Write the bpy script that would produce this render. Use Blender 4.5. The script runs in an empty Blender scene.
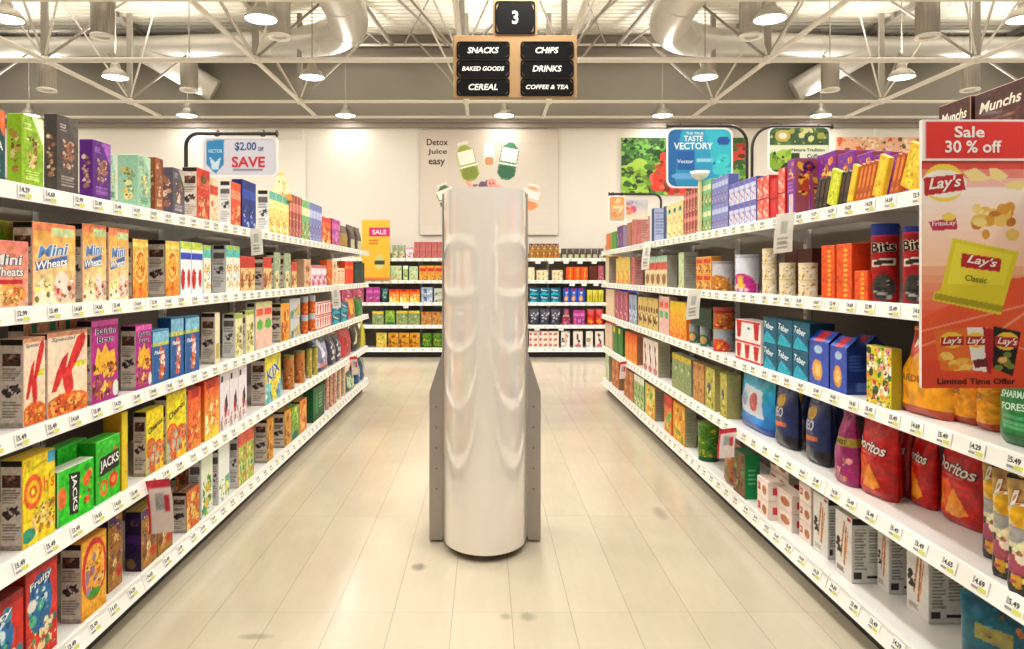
import bpy, math, random
import numpy as np
from mathutils import Vector, Matrix
random.seed(7)
R = math.radians
F, CX, CY, EH = 700.0, 485.0, 274.5, 1.5
S = bpy.context.scene
COL = S.collection

# ------------------------------------------------------------------ colour and materials
def lin(h):
    h = h.lstrip('#')
    if len(h) == 3: h = ''.join(c + c for c in h)
    out = []
    for i in (0, 2, 4):
        c = int(h[i:i + 2], 16) / 255
        out.append(c / 12.92 if c <= .04045 else ((c + .055) / 1.055) ** 2.4)
    return tuple(out)

def mat(name, color=None, rough=.5, metal=0, coat=0, noise=.06, nscale=8, bump=0, emit=None, es=0, spec=.5):
    m = bpy.data.materials.new(name); m.use_nodes = True
    nt = m.node_tree; N = nt.nodes; L = nt.links
    b = N['Principled BSDF']
    b.inputs['Roughness'].default_value = rough
    b.inputs['Metallic'].default_value = metal
    b.inputs['Coat Weight'].default_value = coat
    b.inputs['Specular IOR Level'].default_value = spec
    tc = N.new('ShaderNodeTexCoord')
    nz = N.new('ShaderNodeTexNoise'); nz.inputs['Scale'].default_value = nscale
    nz.inputs['Detail'].default_value = 4
    L.new(tc.outputs['Object'], nz.inputs['Vector'])
    mr = N.new('ShaderNodeMapRange')
    mr.inputs['To Min'].default_value = 1 - noise; mr.inputs['To Max'].default_value = 1 + noise
    L.new(nz.outputs['Fac'], mr.inputs['Value'])
    mx = N.new('ShaderNodeVectorMath'); mx.operation = 'SCALE'
    if color is None:
        at = N.new('ShaderNodeAttribute'); at.attribute_name = 'print'
        L.new(at.outputs['Color'], mx.inputs[0])
    else:
        mx.inputs[0].default_value = lin(color)
    L.new(mr.outputs['Result'], mx.inputs['Scale'])
    L.new(mx.outputs[0], b.inputs['Base Color'])
    if bump:
        bp = N.new('ShaderNodeBump'); bp.inputs['Strength'].default_value = bump
        bp.inputs['Distance'].default_value = .01
        L.new(nz.outputs['Fac'], bp.inputs['Height']); L.new(bp.outputs['Normal'], b.inputs['Normal'])
    if emit:
        b.inputs['Emission Color'].default_value = (*lin(emit), 1)
        b.inputs['Emission Strength'].default_value = es
    return m

PRINT_BUSY = 1.05
M = dict(
    carton=mat('printed_carton', None, .5, coat=.06, noise=.03, spec=.3),
    film=mat('printed_film', None, .34, coat=.15, noise=.05, bump=.25, nscale=14),
    label=mat('printed_label', None, .5, noise=.02),
    white=mat('white_enamel', 'f2efe8', .35, noise=.02),
    shelf=mat('white_shelf_steel', 'eceae6', .3, noise=.03, nscale=3),
    rail=mat('ivory_price_rail', 'f7f5f0', .35, noise=.02),
    back=mat('grey_back_panel', '7f766c', .65, noise=.05),
    kick=mat('black_kick_plate', '100e0d', .5),
    black=mat('black_enamel', '1a1817', .4),
    iron=mat('dark_bracket_iron', '3a3531', .4, metal=.4),
    wall=mat('cream_wall_paint', 'e8e1d6', .8, noise=.02, nscale=1),
    upper=mat('grey_upper_wall', '9c968c', .7, noise=.12, nscale=.8),
    beam=mat('taupe_beam', '9a9087', .6, noise=.06, nscale=2),
    deck=mat('cream_corrugated_steel', 'f6f1e4', .55, noise=.03, nscale=1),
    tube=mat('white_painted_tube', 'e9e4da', .4, noise=.03),
    strut=mat('grey_strut', 'a39c92', .45, noise=.05),
    duct=mat('galvanised_duct', 'dcd9d2', .3, metal=.3, noise=.08, nscale=5),
    lampm=mat('grey_lamp_metal', 'b0aaa0', .35, metal=.5, noise=.04),
    glow=mat('lamp_diffuser', 'ffffff', .5, emit='fff4e0', es=7),
    column=mat('cream_gloss_laminate', 'f6efe6', .07, metal=.12, coat=1, spec=1, noise=.02, nscale=2),
    fin=mat('brushed_side_panel', 'a8a098', .4, metal=.35, noise=.06, nscale=6),
    rivet=mat('rivet_steel', '77716a', .35, metal=.7),
    plate=mat('black_chalk_plate', None, .7, noise=.01, spec=.12),
    board=mat('brown_signboard', 'a07c50', .6, noise=.08, nscale=5),
    clear=mat('clear_plastic_edge', 'f4f2ee', .2, coat=.5, noise=.01),
)

# ------------------------------------------------------------------ mesh builder
class MB:
    def __init__(s): s.v = []; s.f = []; s.m = []; s.sm = []; s.c = None
    def add(s, vs, fs, mi=0, smooth=False):
        o = len(s.v); s.v += [tuple(p) for p in vs]
        for f in fs: s.f.append([i + o for i in f]); s.m.append(mi); s.sm.append(smooth)
    def box(s, x0, y0, z0, x1, y1, z1, mi=0, bev=0):
        if bev:
            b = min(bev, (x1-x0)*.45, (y1-y0)*.45, (z1-z0)*.45)
            pts = []
            for z, i in ((z0, b), (z0+b, 0), (z1-b, 0), (z1, b)):
                pts.append([(x0+b, y0+i, z), (x1-b, y0+i, z), (x1-i, y0+b, z), (x1-i, y1-b, z),
                            (x1-b, y1-i, z), (x0+b, y1-i, z), (x0+i, y1-b, z), (x0+i, y0+b, z)])
            vs = [p for r in pts for p in r]; fs = [list(range(7, -1, -1)), list(range(24, 32))]
            for k in range(3):
                for j in range(8):
                    a = k*8+j; c = k*8+(j+1) % 8
                    fs.append([a, c, c+8, a+8])
            s.add(vs, fs, mi); return
        s.add([(x0,y0,z0),(x1,y0,z0),(x1,y1,z0),(x0,y1,z0),(x0,y0,z1),(x1,y0,z1),(x1,y1,z1),(x0,y1,z1)],
              [[3,2,1,0],[4,5,6,7],[0,1,5,4],[1,2,6,5],[2,3,7,6],[3,0,4,7]], mi)
    def tube(s, path, r, n=10, mi=0, cap=True):
        P = [Vector(p) for p in path]; rr = r if isinstance(r, (list, tuple)) else [r]*len(P)
        vs = []; up = None
        for i, p in enumerate(P):
            t = (P[min(i+1, len(P)-1)] - P[max(i-1, 0)]).normalized()
            if up is None:
                up = Vector((0,0,1)) if abs(t.z) < .9 else Vector((1,0,0))
            a = t.cross(up).normalized(); b = a.cross(t).normalized(); up = b
            for k in range(n):
                an = 2*math.pi*k/n
                vs.append(p + (a*math.cos(an) + b*math.sin(an))*rr[i])
        fs = []
        for i in range(len(P)-1):
            for k in range(n):
                fs.append([i*n+k, i*n+(k+1) % n, (i+1)*n+(k+1) % n, (i+1)*n+k])
        s.add(vs, fs, mi, True)
        if cap:
            o = len(vs) - n
            s.add(vs[:n], [list(range(n))], mi); s.add(vs[o:], [list(range(n-1, -1, -1))], mi)
    def lathe(s, prof, n=24, mi=0, c=(0,0,0)):
        vs = []
        for r, z in prof:
            for k in range(n):
                a = 2*math.pi*k/n; vs.append((c[0]+r*math.cos(a), c[1]+r*math.sin(a), c[2]+z))
        fs = [[i*n+k, i*n+(k+1) % n, (i+1)*n+(k+1) % n, (i+1)*n+k] for i in range(len(prof)-1) for k in range(n)]
        s.add(vs, fs, mi, True)
    def prism(s, poly, x0, x1, mi=0):            # polygon in (y,z) extruded along x
        n = len(poly)
        vs = [(x0, y, z) for y, z in poly] + [(x1, y, z) for y, z in poly]
        s.add(vs, [list(range(n-1, -1, -1)), list(range(n, 2*n))] + [[i, (i+1) % n, n+(i+1) % n, n+i] for i in range(n)], mi)
    def mesh(s, name, mats, cols=None):
        me = bpy.data.meshes.new(name); me.from_pydata(s.v, [], s.f)
        for m in mats: me.materials.append(m)
        me.polygons.foreach_set('material_index', s.m)
        me.polygons.foreach_set('use_smooth', s.sm)
        if cols is not None:
            ca = me.color_attributes.new('print', 'FLOAT_COLOR', 'POINT')
            ca.data.foreach_set('color', np.c_[cols, np.ones(len(cols))].astype(np.float32).ravel())
        me.update(); return me

def link(name, me, parent=None, loc=(0,0,0), rot=(0,0,0)):
    o = bpy.data.objects.new(name, me); COL.objects.link(o)
    o.location = loc; o.rotation_euler = rot
    if parent is not None: o.parent = parent
    return o
def obj(name, mb, m, parent=None, loc=(0,0,0), rot=(0,0,0)):
    ms = m if isinstance(m, (list, tuple)) else [m]
    return link(name, mb.mesh(name, ms), parent, loc, rot)
def tag(o, label, cat, group=None):
    o['label'] = label; o['category'] = cat
    if group: o['group'] = group
    return o
def thing(name, label, cat, loc=(0,0,0), rz=0, group=None):
    o = bpy.data.objects.new(name, None); COL.objects.link(o); o.empty_display_size = .1
    o.location = loc; o.rotation_euler = (0,0,rz)
    return tag(o, label, cat, group)
def struct(name, mb, m):
    o = obj(name, mb, m); o['kind'] = 'structure'; return o
def copy_tree(o, parent=None):
    c = o.copy(); COL.objects.link(c); c.parent = parent
    for ch in list(o.children): copy_tree(ch, c)
    return c

# ------------------------------------------------------------------ lettering
_tc = {}
def text_geo(t, shear=0, bold=0):
    k = (t, shear, bold)
    if k in _tc: return _tc[k]
    cu = bpy.data.curves.new('lettering', 'FONT'); cu.body = t; cu.shear = shear; cu.offset = bold
    cu.resolution_u = 3; cu.align_x = 'CENTER'; cu.fill_mode = 'FRONT'
    o = bpy.data.objects.new('lettering', cu); COL.objects.link(o)
    dg = bpy.context.evaluated_depsgraph_get()
    me = o.evaluated_get(dg).to_mesh()
    vs = np.array([v.co[:2] for v in me.vertices]) if len(me.vertices) else np.zeros((1, 2))
    fs = [list(p.vertices) for p in me.polygons]
    o.evaluated_get(dg).to_mesh_clear()
    bpy.data.objects.remove(o); bpy.data.curves.remove(cu)
    mn, mx = vs.min(0), vs.max(0)
    vs = (vs - (mn + mx)/2) / np.maximum(mx - mn, 1e-4)
    _tc[k] = (vs, fs); return _tc[k]

# ------------------------------------------------------------------ print artwork painted over a grid of points
def paint(ops, U, V, asp):
    """U,V arrays 0..1 (V up); asp = height/width. returns colours"""
    C = np.zeros(U.shape + (3,)); X = U; Y = V
    for op in ops:
        k = op[0]
        if k == 'bg': C[:] = lin(op[1])
        elif k == 'g':
            a, b = np.array(lin(op[1])), np.array(lin(op[2])); C[:] = a + (b - a)*V[..., None]
        elif k == 'r':
            m = (X >= op[1]) & (X <= op[3]) & (Y >= op[2]) & (Y <= op[4]); C[m] = lin(op[5])
        elif k == 'e':
            m = ((X-op[1])/op[3])**2 + ((Y-op[2])/op[4])**2 <= 1; C[m] = lin(op[5])
        elif k == 'p':
            P = op[1]; ins = np.zeros(U.shape, bool); j = len(P)-1
            for i in range(len(P)):
                (xi, yi), (xj, yj) = P[i], P[j]
                c = ((yi > Y) != (yj > Y)) & (X < (xj-xi)*(Y-yi)/((yj-yi) or 1e-9) + xi)
                ins ^= c; j = i
            C[ins] = lin(op[2])
        elif k == 'b':
            _, u0, v0, u1, v1, n, sz, cols, sd = op; rg = random.Random(sd)
            for _i in range(n):
                cu, cv = rg.uniform(u0, u1), rg.uniform(v0, v1); r1 = sz*rg.uniform(.6, 1.3); r2 = r1*rg.uniform(.5, 1)
                a = rg.uniform(0, 3.1); ca, sa = math.cos(a), math.sin(a)
                dx = X-cu; dy = (Y-cv)*asp
                m = ((dx*ca+dy*sa)/r1)**2 + ((-dx*sa+dy*ca)/r2)**2 <= 1
                C[m] = lin(rg.choice(cols))
            for _i in range(n*2):                         # crumbs, dark and light specks of the printed picture
                cu, cv = rg.uniform(u0, u1), rg.uniform(v0, v1); r1 = sz*rg.uniform(.18, .42); q = rg.choice((.28, .5, 1.35, 1.0))
                m = ((X-cu)/r1)**2 + ((Y-cv)*asp/(r1*rg.uniform(.5, 1)))**2 <= 1
                C[m] = np.clip(np.array(lin(rg.choice(cols)))*q, 0, .92)
        elif k == 'l':                                    # lines of small print
            _, u0, v0, u1, v1, n, c = op; rg = random.Random(n)
            for i in range(n):
                vc = v0 + (v1-v0)*(i+.5)/n; hh = (v1-v0)/n*.28; e = u1 - rg.random()*(u1-u0)*.4
                m = (X >= u0) & (X <= e) & (abs(Y-vc) <= hh); C[m] = lin(c)
    if ops[0][-1] == 'flat': return C
    # printed texture: mottled ink, small lighter spots and specks of the artwork
    rg = np.random.RandomState(int(abs(C.sum())*7) % 9973)
    def vn(nx, ny):
        G = rg.rand(ny+2, nx+2, 3)*2-1; x = U*nx; y = V*ny; i = x.astype(int); j = y.astype(int); fx = (x-i)[..., None]; fy = (y-j)[..., None]
        fx = fx*fx*(3-2*fx); fy = fy*fy*(3-2*fy)
        return (G[j, i]*(1-fx)+G[j, i+1]*fx)*(1-fy) + (G[j+1, i]*(1-fx)+G[j+1, i+1]*fx)*fy
    a, b = vn(8, int(8*max(.4, min(3, asp)))), vn(17, int(17*max(.4, min(3, asp))))
    busy = PRINT_BUSY if len(ops) > 2 else .35*PRINT_BUSY
    n = a*.20*busy + b*.26*busy
    n = n*.3 + n.mean(-1, keepdims=True)*1.1
    n = n*(1 - 0.8*np.clip((C.min(-1, keepdims=True)-.35)/.35, 0, 1))
    C = np.clip(C*(1+n) + .05*busy*np.clip(b[..., :1]-.45, 0, 1), 0.003, .95)
    return C**1.22

NUT = [('bg','dccfc2'),('r',0,.93,1,1,'2b201c'),('r',.08,.70,.92,.84,'5a3f38'),('b',.15,.72,.85,.82,6,.12,['8a5a4a','3a2a28','b08a7a'],3),
       ('l',.08,.52,.95,.68,6,'9a8f86'),('b',.2,.33,.9,.48,9,.13,['4a3a3c','6a5560','3a2f33'],5),('l',.08,.1,.95,.3,6,'9d938a'),('r',.0,0,1,.05,'b5aaa0')]
NUTW = [('bg','e4e2e0'),('r',.1,.92,.9,1,'2b2a2c'),('r',.1,.72,.9,.84,'7a6f72'),('b',.15,.4,.9,.55,8,.14,['4a4a52','7a7078'],5),('l',.1,.58,.9,.7,4,'a9a6a6'),('l',.1,.1,.9,.35,6,'b0adab')]
NUTG = [('bg','dddcd8'),('r',0,.9,1,1,'3c3a3a'),('l',.08,.2,.5,.85,14,'a3a19e'),('l',.55,.3,.95,.85,12,'a3a19e'),('r',.06,.06,.3,.16,'4a4846'),('r',.5,.08,.92,.12,'2f2e2d')]

LAMP_W, UP_W, WORLD, EXPO = 41.0, 150.0, .31, 0.0
# ------------------------------------------------------------------ product bodies
def grid(nu, nv):
    u = np.linspace(0, 1, nu+1); v = np.linspace(0, 1, nv+1)
    return np.meshgrid(u, v)
def gfaces(nu, nv, flip=False):
    fs = []
    for j in range(nv):
        for i in range(nu):
            a = j*(nu+1)+i; q = [a, a+1, a+nu+2, a+nu+1]
            fs.append(q[::-1] if flip else q)
    return fs
class PB:                                              # printed body: vertices with a colour each
    def __init__(s): s.mb = MB(); s.c = []
    def sheet(s, fn, nu, nv, ops, asp, smooth=False, flip=False):
        U, V = grid(nu, nv); C = paint(ops, U, V, asp)
        P = fn(U, V); s.mb.add(P.reshape(-1, 3), gfaces(nu, nv, flip), 0, smooth); s.c.append(C.reshape(-1, 3))
    def poly(s, vs, fs, col):
        s.mb.add(vs, fs, 0); s.c.append(np.tile(lin(col), (len(vs), 1)))
    def letters(s, fn, ops, w, h, off0=.0008):
        for k, op in enumerate(o for o in ops if o[0] == 't'):
            _, t, cu, cv, tw, th, col = op[:7]; shear = op[7] if len(op) > 7 else 0; rot = op[8] if len(op) > 8 else 0
            out = op[9] if len(op) > 9 else None
            for lay, (bold, c) in enumerate(([(.07, out)] if out else []) + [(.022, col)]):
                vs, fs = text_geo(t, shear, bold)
                gx = 1.0 + (.06 if lay == 0 and out else 0)
                x = vs[:, 0]*tw*w*gx; y = vs[:, 1]*th*h*gx; a = R(rot)
                X = x*math.cos(a)-y*math.sin(a); Y = x*math.sin(a)+y*math.cos(a)
                P = fn(np.clip(cu+X/w, 0, 1), np.clip(cv+Y/h, 0, 1), off0*(1+lay)+k*.0002)
                s.mb.add(P, fs, 0); s.c.append(np.tile(lin(c), (len(P), 1)))
    def mesh(s, name, m): return s.mb.mesh(name, [m], np.concatenate(s.c))

def box_mesh(w, h, d, ops, side, top, res, letters=True):
    pb = PB(); e = min(.0025, d*.1)
    nu = max(4, min(76, int(w*res))); nv = max(6, min(100, int(h*res))); ns = max(3, min(30, int(d*res)))
    fr = lambda U, V, o=0: np.stack([(U-.5)*w, -d/2-o+0*U, V*h], -1)
    pb.sheet(lambda U, V: np.stack([(U-.5)*(w-2*e), -d/2+0*U, e+V*(h-2*e)], -1), nu, nv, ops, h/w)
    for sg in (-1, 1):
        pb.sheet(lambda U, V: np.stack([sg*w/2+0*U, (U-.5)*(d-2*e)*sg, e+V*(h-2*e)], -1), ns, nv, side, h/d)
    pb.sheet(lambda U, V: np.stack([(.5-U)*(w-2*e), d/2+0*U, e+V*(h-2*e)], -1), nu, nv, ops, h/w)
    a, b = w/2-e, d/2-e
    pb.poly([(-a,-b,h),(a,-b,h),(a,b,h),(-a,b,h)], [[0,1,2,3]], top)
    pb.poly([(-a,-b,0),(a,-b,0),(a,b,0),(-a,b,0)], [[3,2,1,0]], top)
    # worn folded edges between the panels
    ec = top; A, B = w/2, d/2
    for sx in (-1, 1):
        for sy in (-1, 1):
            q = [(sx*A, sy*b, e), (sx*a, sy*B, e), (sx*a, sy*B, h-e), (sx*A, sy*b, h-e)]
            pb.poly(q, [[0,1,2,3]], ec)
    for z, zz in ((h, h-e), (0, e)):
        for sy in (-1, 1): pb.poly([(-a, sy*b, z), (a, sy*b, z), (a, sy*B, zz), (-a, sy*B, zz)], [[0,1,2,3]], ec)
        for sx in (-1, 1): pb.poly([(sx*a, -b, z), (sx*a, b, z), (sx*A, b, zz), (sx*A, -b, zz)], [[0,1,2,3]], ec)
    if d > .03:                                        # glued flap line on the lid
        pb.poly([(-a,-.002,h+.0006),(a,-.002,h+.0006),(a,.002,h+.0006),(-a,.002,h+.0006)], [[0,1,2,3]], side[0][1] if side[0][0]=='bg' else top)
    if letters: pb.letters(fr, ops, w, h)
    return pb.mesh('printed_box', M['carton'])

def bag_mesh(w, h, d, ops, res, style='pouch', letters=True, seed=1):
    rg = np.random.RandomState(seed); ph = rg.rand(6)*6
    def prof(V):
        if style == 'pillow':
            return np.clip(np.sin(np.pi*np.clip(V, 0, 1)), 0, 1)**.55
        lo = np.clip(V/.10, 0, 1)**.5*.45+.55
        return lo*(1 - .97*np.clip((V-.45)/.52, 0, 1)**1.8)
    def wid(V):
        if style == 'bottle': return 1 - .38*np.clip((V-.42)/.25, 0, 1)**1.5*(1-.0*V) - .06*np.clip((.08-V)/.08, 0, 1)
        return 1 - .05*np.sin(np.pi*V) - (.05*np.clip((.06-V)/.06, 0, 1))
    def f(U, V, o=0, sg=-1):
        t = np.clip(1-np.abs(2*U-1)**2.6, 0, 1)**.6
        y = d/2*t*prof(V)
        wr = .0035*(np.sin(9*U+ph[0]+5*V)*np.sin(13*V+ph[1])+.6*np.sin(23*U+ph[2])*np.clip(V-.75, 0, 1)*4)*t
        return np.stack([(U-.5)*w*wid(V), sg*(y+wr*min(1, d/.05)+.0006+o), V*h + .0*U], -1)
    nu = max(8, min(64, int(w*res))); nv = max(10, min(90, int(h*res)))
    pb = PB()
    pb.sheet(lambda U, V: f(U, V, 0, -1), nu, nv, ops, h/w, True)
    pb.sheet(lambda U, V: f(U, V, 0, 1), nu, nv, ops, h/w, True, True)
    # base gusset and crimped top seam
    bx = w/2*.93; by = d/2*(.55 if style != 'pillow' else .05)
    n = 16; ring = [(bx*math.cos(2*math.pi*k/n), by*math.sin(2*math.pi*k/n), .0) for k in range(n)]
    base = next((o[1] for o in ops if o[0] in ('bg', 'g')), '888888')
    pb.poly(ring, [list(range(n-1, -1, -1))], base)
    tw = w/2*float(wid(np.array(1.0)))
    zz = []; k = 14
    for i in range(k+1): zz.append((-tw+2*tw*i/k, 0, h+(.004 if i % 2 else 0)))
    vs = [(x, -.0015, h-.012) for x, _, _ in zz] + zz + [(x, .0015, h-.012) for x, _, _ in zz]
    fs = [[i, i+1, k+2+i, k+1+i] for i in range(k)] + [[k+1+i, k+2+i, 2*k+3+i, 2*k+2+i] for i in range(k)]
    pb.poly(vs, fs, base)
    if letters: pb.letters(lambda U, V, o: f(U, V, o+.0012, -1), ops, w, h)
    return pb.mesh('printed_bag', M['film'])

def tub_mesh(w, h, d, ops, res, lid=None, letters=True):
    r = w/2; pb = PB(); n = 28
    lid = lid or 'd8d4cc'; lh = min(.02, h*.14) if h < .3 else .045
    # label wraps twice: artwork faces the aisle and repeats behind
    def f(U, V, o=0):
        a = -math.pi/2 + (U-.5)*math.pi
        return np.stack([(r+o)*np.cos(a), (r+o)*np.sin(a), V*(h-lh)], -1)
    nv = max(6, min(50, int(h*res)))
    pb.sheet(lambda U, V: f(U, V), n//2+4, nv, ops, h/(math.pi*r), True)
    pb.sheet(lambda U, V: f(U, V)*np.array([-1, -1, 1]), n//2+4, nv, ops, h/(math.pi*r), True)
    def ring(rr, z): return [(rr*math.cos(2*math.pi*k/n), rr*math.sin(2*math.pi*k/n), z) for k in range(n)]
    rs = [ring(r*1.02, h-lh), ring(r*1.03, h-lh*.8), ring(r*1.03, h-lh*.1), ring(r*.97, h), ring(r*.9, h-.002)]
    vs = [p for q in rs for p in q]
    fs = [[i*n+k, i*n+(k+1) % n, (i+1)*n+(k+1) % n, (i+1)*n+k] for i in range(4) for k in range(n)] + [list(range(4*n, 5*n))]
    pb.poly(vs, fs, lid)
    pb.poly(ring(r, 0), [list(range(n-1, -1, -1))], lid)
    if letters: pb.letters(f, ops, math.pi*r, h-lh)
    return pb.mesh('printed_tub', M['carton'])

def tray_mesh(w, h, d, ops, side, top, res, letters=True):
    """carton with its front torn open showing wrapped rounds"""
    return box_mesh(w, h, d, ops, side, top, res, letters)

def gable_mesh(w, h, d, ops, side, top, res, letters=True):
    """paper sack with a folded, gabled top"""
    hb = h*.82
    pb = PB(); nu = max(4, min(30, int(w*res))); nv = max(6, min(50, int(h*res)))
    def f(U, V, o=0, sg=-1):
        k = np.clip((V-.82)/.18, 0, 1)
        return np.stack([(U-.5)*w, sg*(d/2*(1-k*.93)+o), V*h], -1)
    pb.sheet(lambda U, V: f(U, V), nu, nv, ops, h/w); pb.sheet(lambda U, V: f(U, V, 0, 1), nu, nv, ops, h/w, flip=True)
    for sg in (-1, 1):
        def s_(U, V):
            k = np.clip((V-.82)/.18, 0, 1)
            return np.stack([sg*(w/2-.012*k*np.sin(np.pi*U)*1.5), (U-.5)*d*(1-k*.93)*sg, V*h], -1)
        pb.sheet(s_, 6, nv, side, h/d)
    pb.poly([(-w/2,-d/2,0),(w/2,-d/2,0),(w/2,d/2,0),(-w/2,d/2,0)], [[3,2,1,0]], top)
    pb.poly([(-w/2,-d*.035,h),(w/2,-d*.035,h),(w/2,d*.035,h),(-w/2,d*.035,h)], [[0,1,2,3]], top)
    if letters: pb.letters(lambda U, V, o: f(U, V, o), ops, w, h)
    return pb.mesh('printed_sack', M['film'])

# ------------------------------------------------------------------ designs: key -> (kind, object name, category, look, front ops, side ops, top colour)
FOOD = ['e8b060','d08a3c','f0cf90','b86a2c']; NUTS = ['c9a58c','e6cdb8','8a5a48','a87860']
FLK = ['e8a04a','f2c078','c9702c','f7d9a0']
D = {}
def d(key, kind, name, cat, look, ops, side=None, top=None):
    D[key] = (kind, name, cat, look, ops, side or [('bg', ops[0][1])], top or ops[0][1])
def granola(key, base, corner, look, dark=None, nuts=NUTS):
    d(key, 'box', 'granola_box', 'box', look,
      [('bg', base), ('p', [(.45,1),(1,1),(1,.62)], corner), ('l',.1,.8,.45,.9,3,dark or corner), ('b',.25,.3,.75,.7,14,.11,nuts,hash(key) % 97 if False else len(key)*7), ('l',.15,.1,.85,.24,4,dark or corner)],
      [('bg', base), ('b',.3,.2,.8,.75,12,.2,nuts,len(key)*5)])
granola('gteal','1f5a5c','e8762c','dark teal granola box with orange corner','d8e6dc')
D['gteal'][4].append(('t','GRA',.6,.5,.6,.12,'e8f0ea'))
granola('ggreen','9cc02e','e9f2d8','lime green granola box with pale corner','d8ea90',['c9a060','e0c890','8a6a30','b09040'])
granola('gchar','5c5450','6d655f','tall charcoal granola box with nut cluster','b0a49c')
granola('gpurp','6a2a8a','b06ac0','purple granola box with lilac corner','a878c0')
granola('gmint','a4c9b0','bcd8c2','mint green muesli box with gold crest','6f9a84',['d8c070','e8dca0','8fae90'])
granola('gbrown','a5643c','8a4a2c','russet brown granola box with arched top','e0b890')
granola('gslate','6a6470','c9c6b0','slate grey granola box with almonds','b8b0b8')
def cart(key, look, base, band, food, extra=None, side=NUT, top=None, name='cereal_box', cat='box', kind='box'):
    ops = [('bg', base), ('r',0,.62,1,.82,band), ('b',.1,.05,.9,.45,16,.12,food,len(key)*11)] + (extra or [])
    d(key, kind, name, cat, look, ops, side, top)
RB = ['e04a3a','c9302c','f2b8a0','f8e0c8']
cart('redor','orange-red cereal box with round crest','d8523a','e8785a',['f0a070','c93a28','e8c090'],[('e',.5,.8,.25,.08,'7a6a3a')])
cart('redcream','cream cereal box striped with red','f0dcc0','d8503c',['e8c8a0','d86a4c'])
cart('orwhite','orange cereal box with pale side panel','e4643c','f0a080',['f8d0a0','d84a30','f0b070'],side=NUTW)
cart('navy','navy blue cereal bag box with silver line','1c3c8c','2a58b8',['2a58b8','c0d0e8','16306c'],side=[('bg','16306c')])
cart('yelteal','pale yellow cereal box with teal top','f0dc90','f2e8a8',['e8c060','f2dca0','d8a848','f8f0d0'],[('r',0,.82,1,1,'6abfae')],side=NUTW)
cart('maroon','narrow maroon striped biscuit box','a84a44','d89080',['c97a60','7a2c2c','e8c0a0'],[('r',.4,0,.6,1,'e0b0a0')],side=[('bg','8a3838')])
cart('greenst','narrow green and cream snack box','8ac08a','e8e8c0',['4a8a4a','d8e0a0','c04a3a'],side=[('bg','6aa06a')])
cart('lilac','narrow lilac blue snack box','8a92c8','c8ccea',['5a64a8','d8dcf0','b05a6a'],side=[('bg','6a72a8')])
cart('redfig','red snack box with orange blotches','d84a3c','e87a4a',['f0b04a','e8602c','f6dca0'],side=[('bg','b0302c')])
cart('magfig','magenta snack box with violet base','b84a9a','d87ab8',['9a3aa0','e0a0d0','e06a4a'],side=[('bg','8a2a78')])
# cereal shelves
MWOPS = lambda bg, bg2: [('g','f4e2b8',bg),('r',0,.9,1,1,bg2),('r',.42,.85,.97,.95,'c8d8a8'),('p',[(.05,.42),(.78,.5),(.8,.62),(.08,.52)],'4a7ab8'),
    ('b',.08,.05,.45,.28,7,.16,['f2e6c0','e8dca0','c8c850','f8f0d8'],3),('b',.55,.05,.95,.3,8,.13,['f6e4d8','c93a34','f0d8c8','e8b8a0'],4),
    ('t','Mini',.45,.67,.72,.14,'5a8ac8',.25,6,'f6f4ea'),('t','Wheats',.42,.51,.72,.10,'f4f4f0',.15,6,'3a68a8')]
d('mw','box','cereal_box','box','golden wheat cereal box with blue lettering', MWOPS('f0b048','f0946a'), NUT, 'e8a078')
d('mwp','box','cereal_box','box','salmon pink wheat cereal box',
  [('g','f0b8a0','ee9080'),('e',.45,.2,.5,.16,'e8a050'),('b',.1,.06,.85,.3,26,.07,FLK,5),('r',0,.36,.85,.42,'c9303a'),('t','Mini',.45,.72,.75,.16,'ece8e0',.1,0,'3a4a6a'),('t','Wheats',.45,.54,.8,.13,'ece8e0',.1,0,'3a4a6a')], NUT, 'e88a78')
d('ringy','box','cereal_box','box','yellow cereal box with amber oat oval',
  [('g','f09a30','f0c860'),('r',0,.86,1,.93,'f4e080'),('e',.5,.55,.38,.28,'f4e0a0'),('e',.5,.55,.33,.24,'e8962c'),('b',.25,.35,.75,.75,14,.12,['f4b850','d8781c','f8d078'],6),('b',0,0,1,.25,12,.1,['e8802c','f4a848'],7)], NUT, '2c2430')
d('lime','box','snack_box','box','lime green snack carton lying flat',[('bg','b8cc3c'),('b',0,0,1,1,12,.1,['d8e060','e8b0a0','7aa030'],5)])
d('strw','box','cereal_box','box','white cereal box with blue band and strawberries',
  [('bg','eef2f6'),('r',0,.86,1,1,'c8d850'),('r',0,.68,1,.8,'3a54c0'),('e',.2,.3,.18,.2,'d0262c'),('e',.78,.32,.15,.18,'d0262c'),('b',.1,.15,.4,.45,6,.06,['f06050','a81c20'],2)], NUTW,'98d0c0')
d('pastel','box','cereal_box','box','aqua topped pastel cereal box',
  [('bg','f0ece0'),('r',0,.75,1,1,'6cc8c0'),('r',.1,.92,.9,1,'c8d040'),('b',.1,.08,.9,.6,14,.16,['e8d060','f0a890','6ac0d8','f8f4e8'],8)], NUTW,'80c8b8')
d('redtop','box','granola_bar_box','box','tan bar box with red top', [('bg','e8c890'),('r',0,.66,1,1,'d04a3c'),('b',.1,.1,.9,.5,12,.16,['a8622c','d89040','7a4424','f0dcb0'],9)], NUT,'c0402f')
d('sage','box','tea_box','box','narrow sage green tea box',[('bg','a8b898'),('r',.3,0,.75,.5,'e0d8a8'),('b',.1,.1,.9,.9,8,.15,['7a8a6c','c8cca8','b05a40'],4)], NUT,'7a8a6c')
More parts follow.
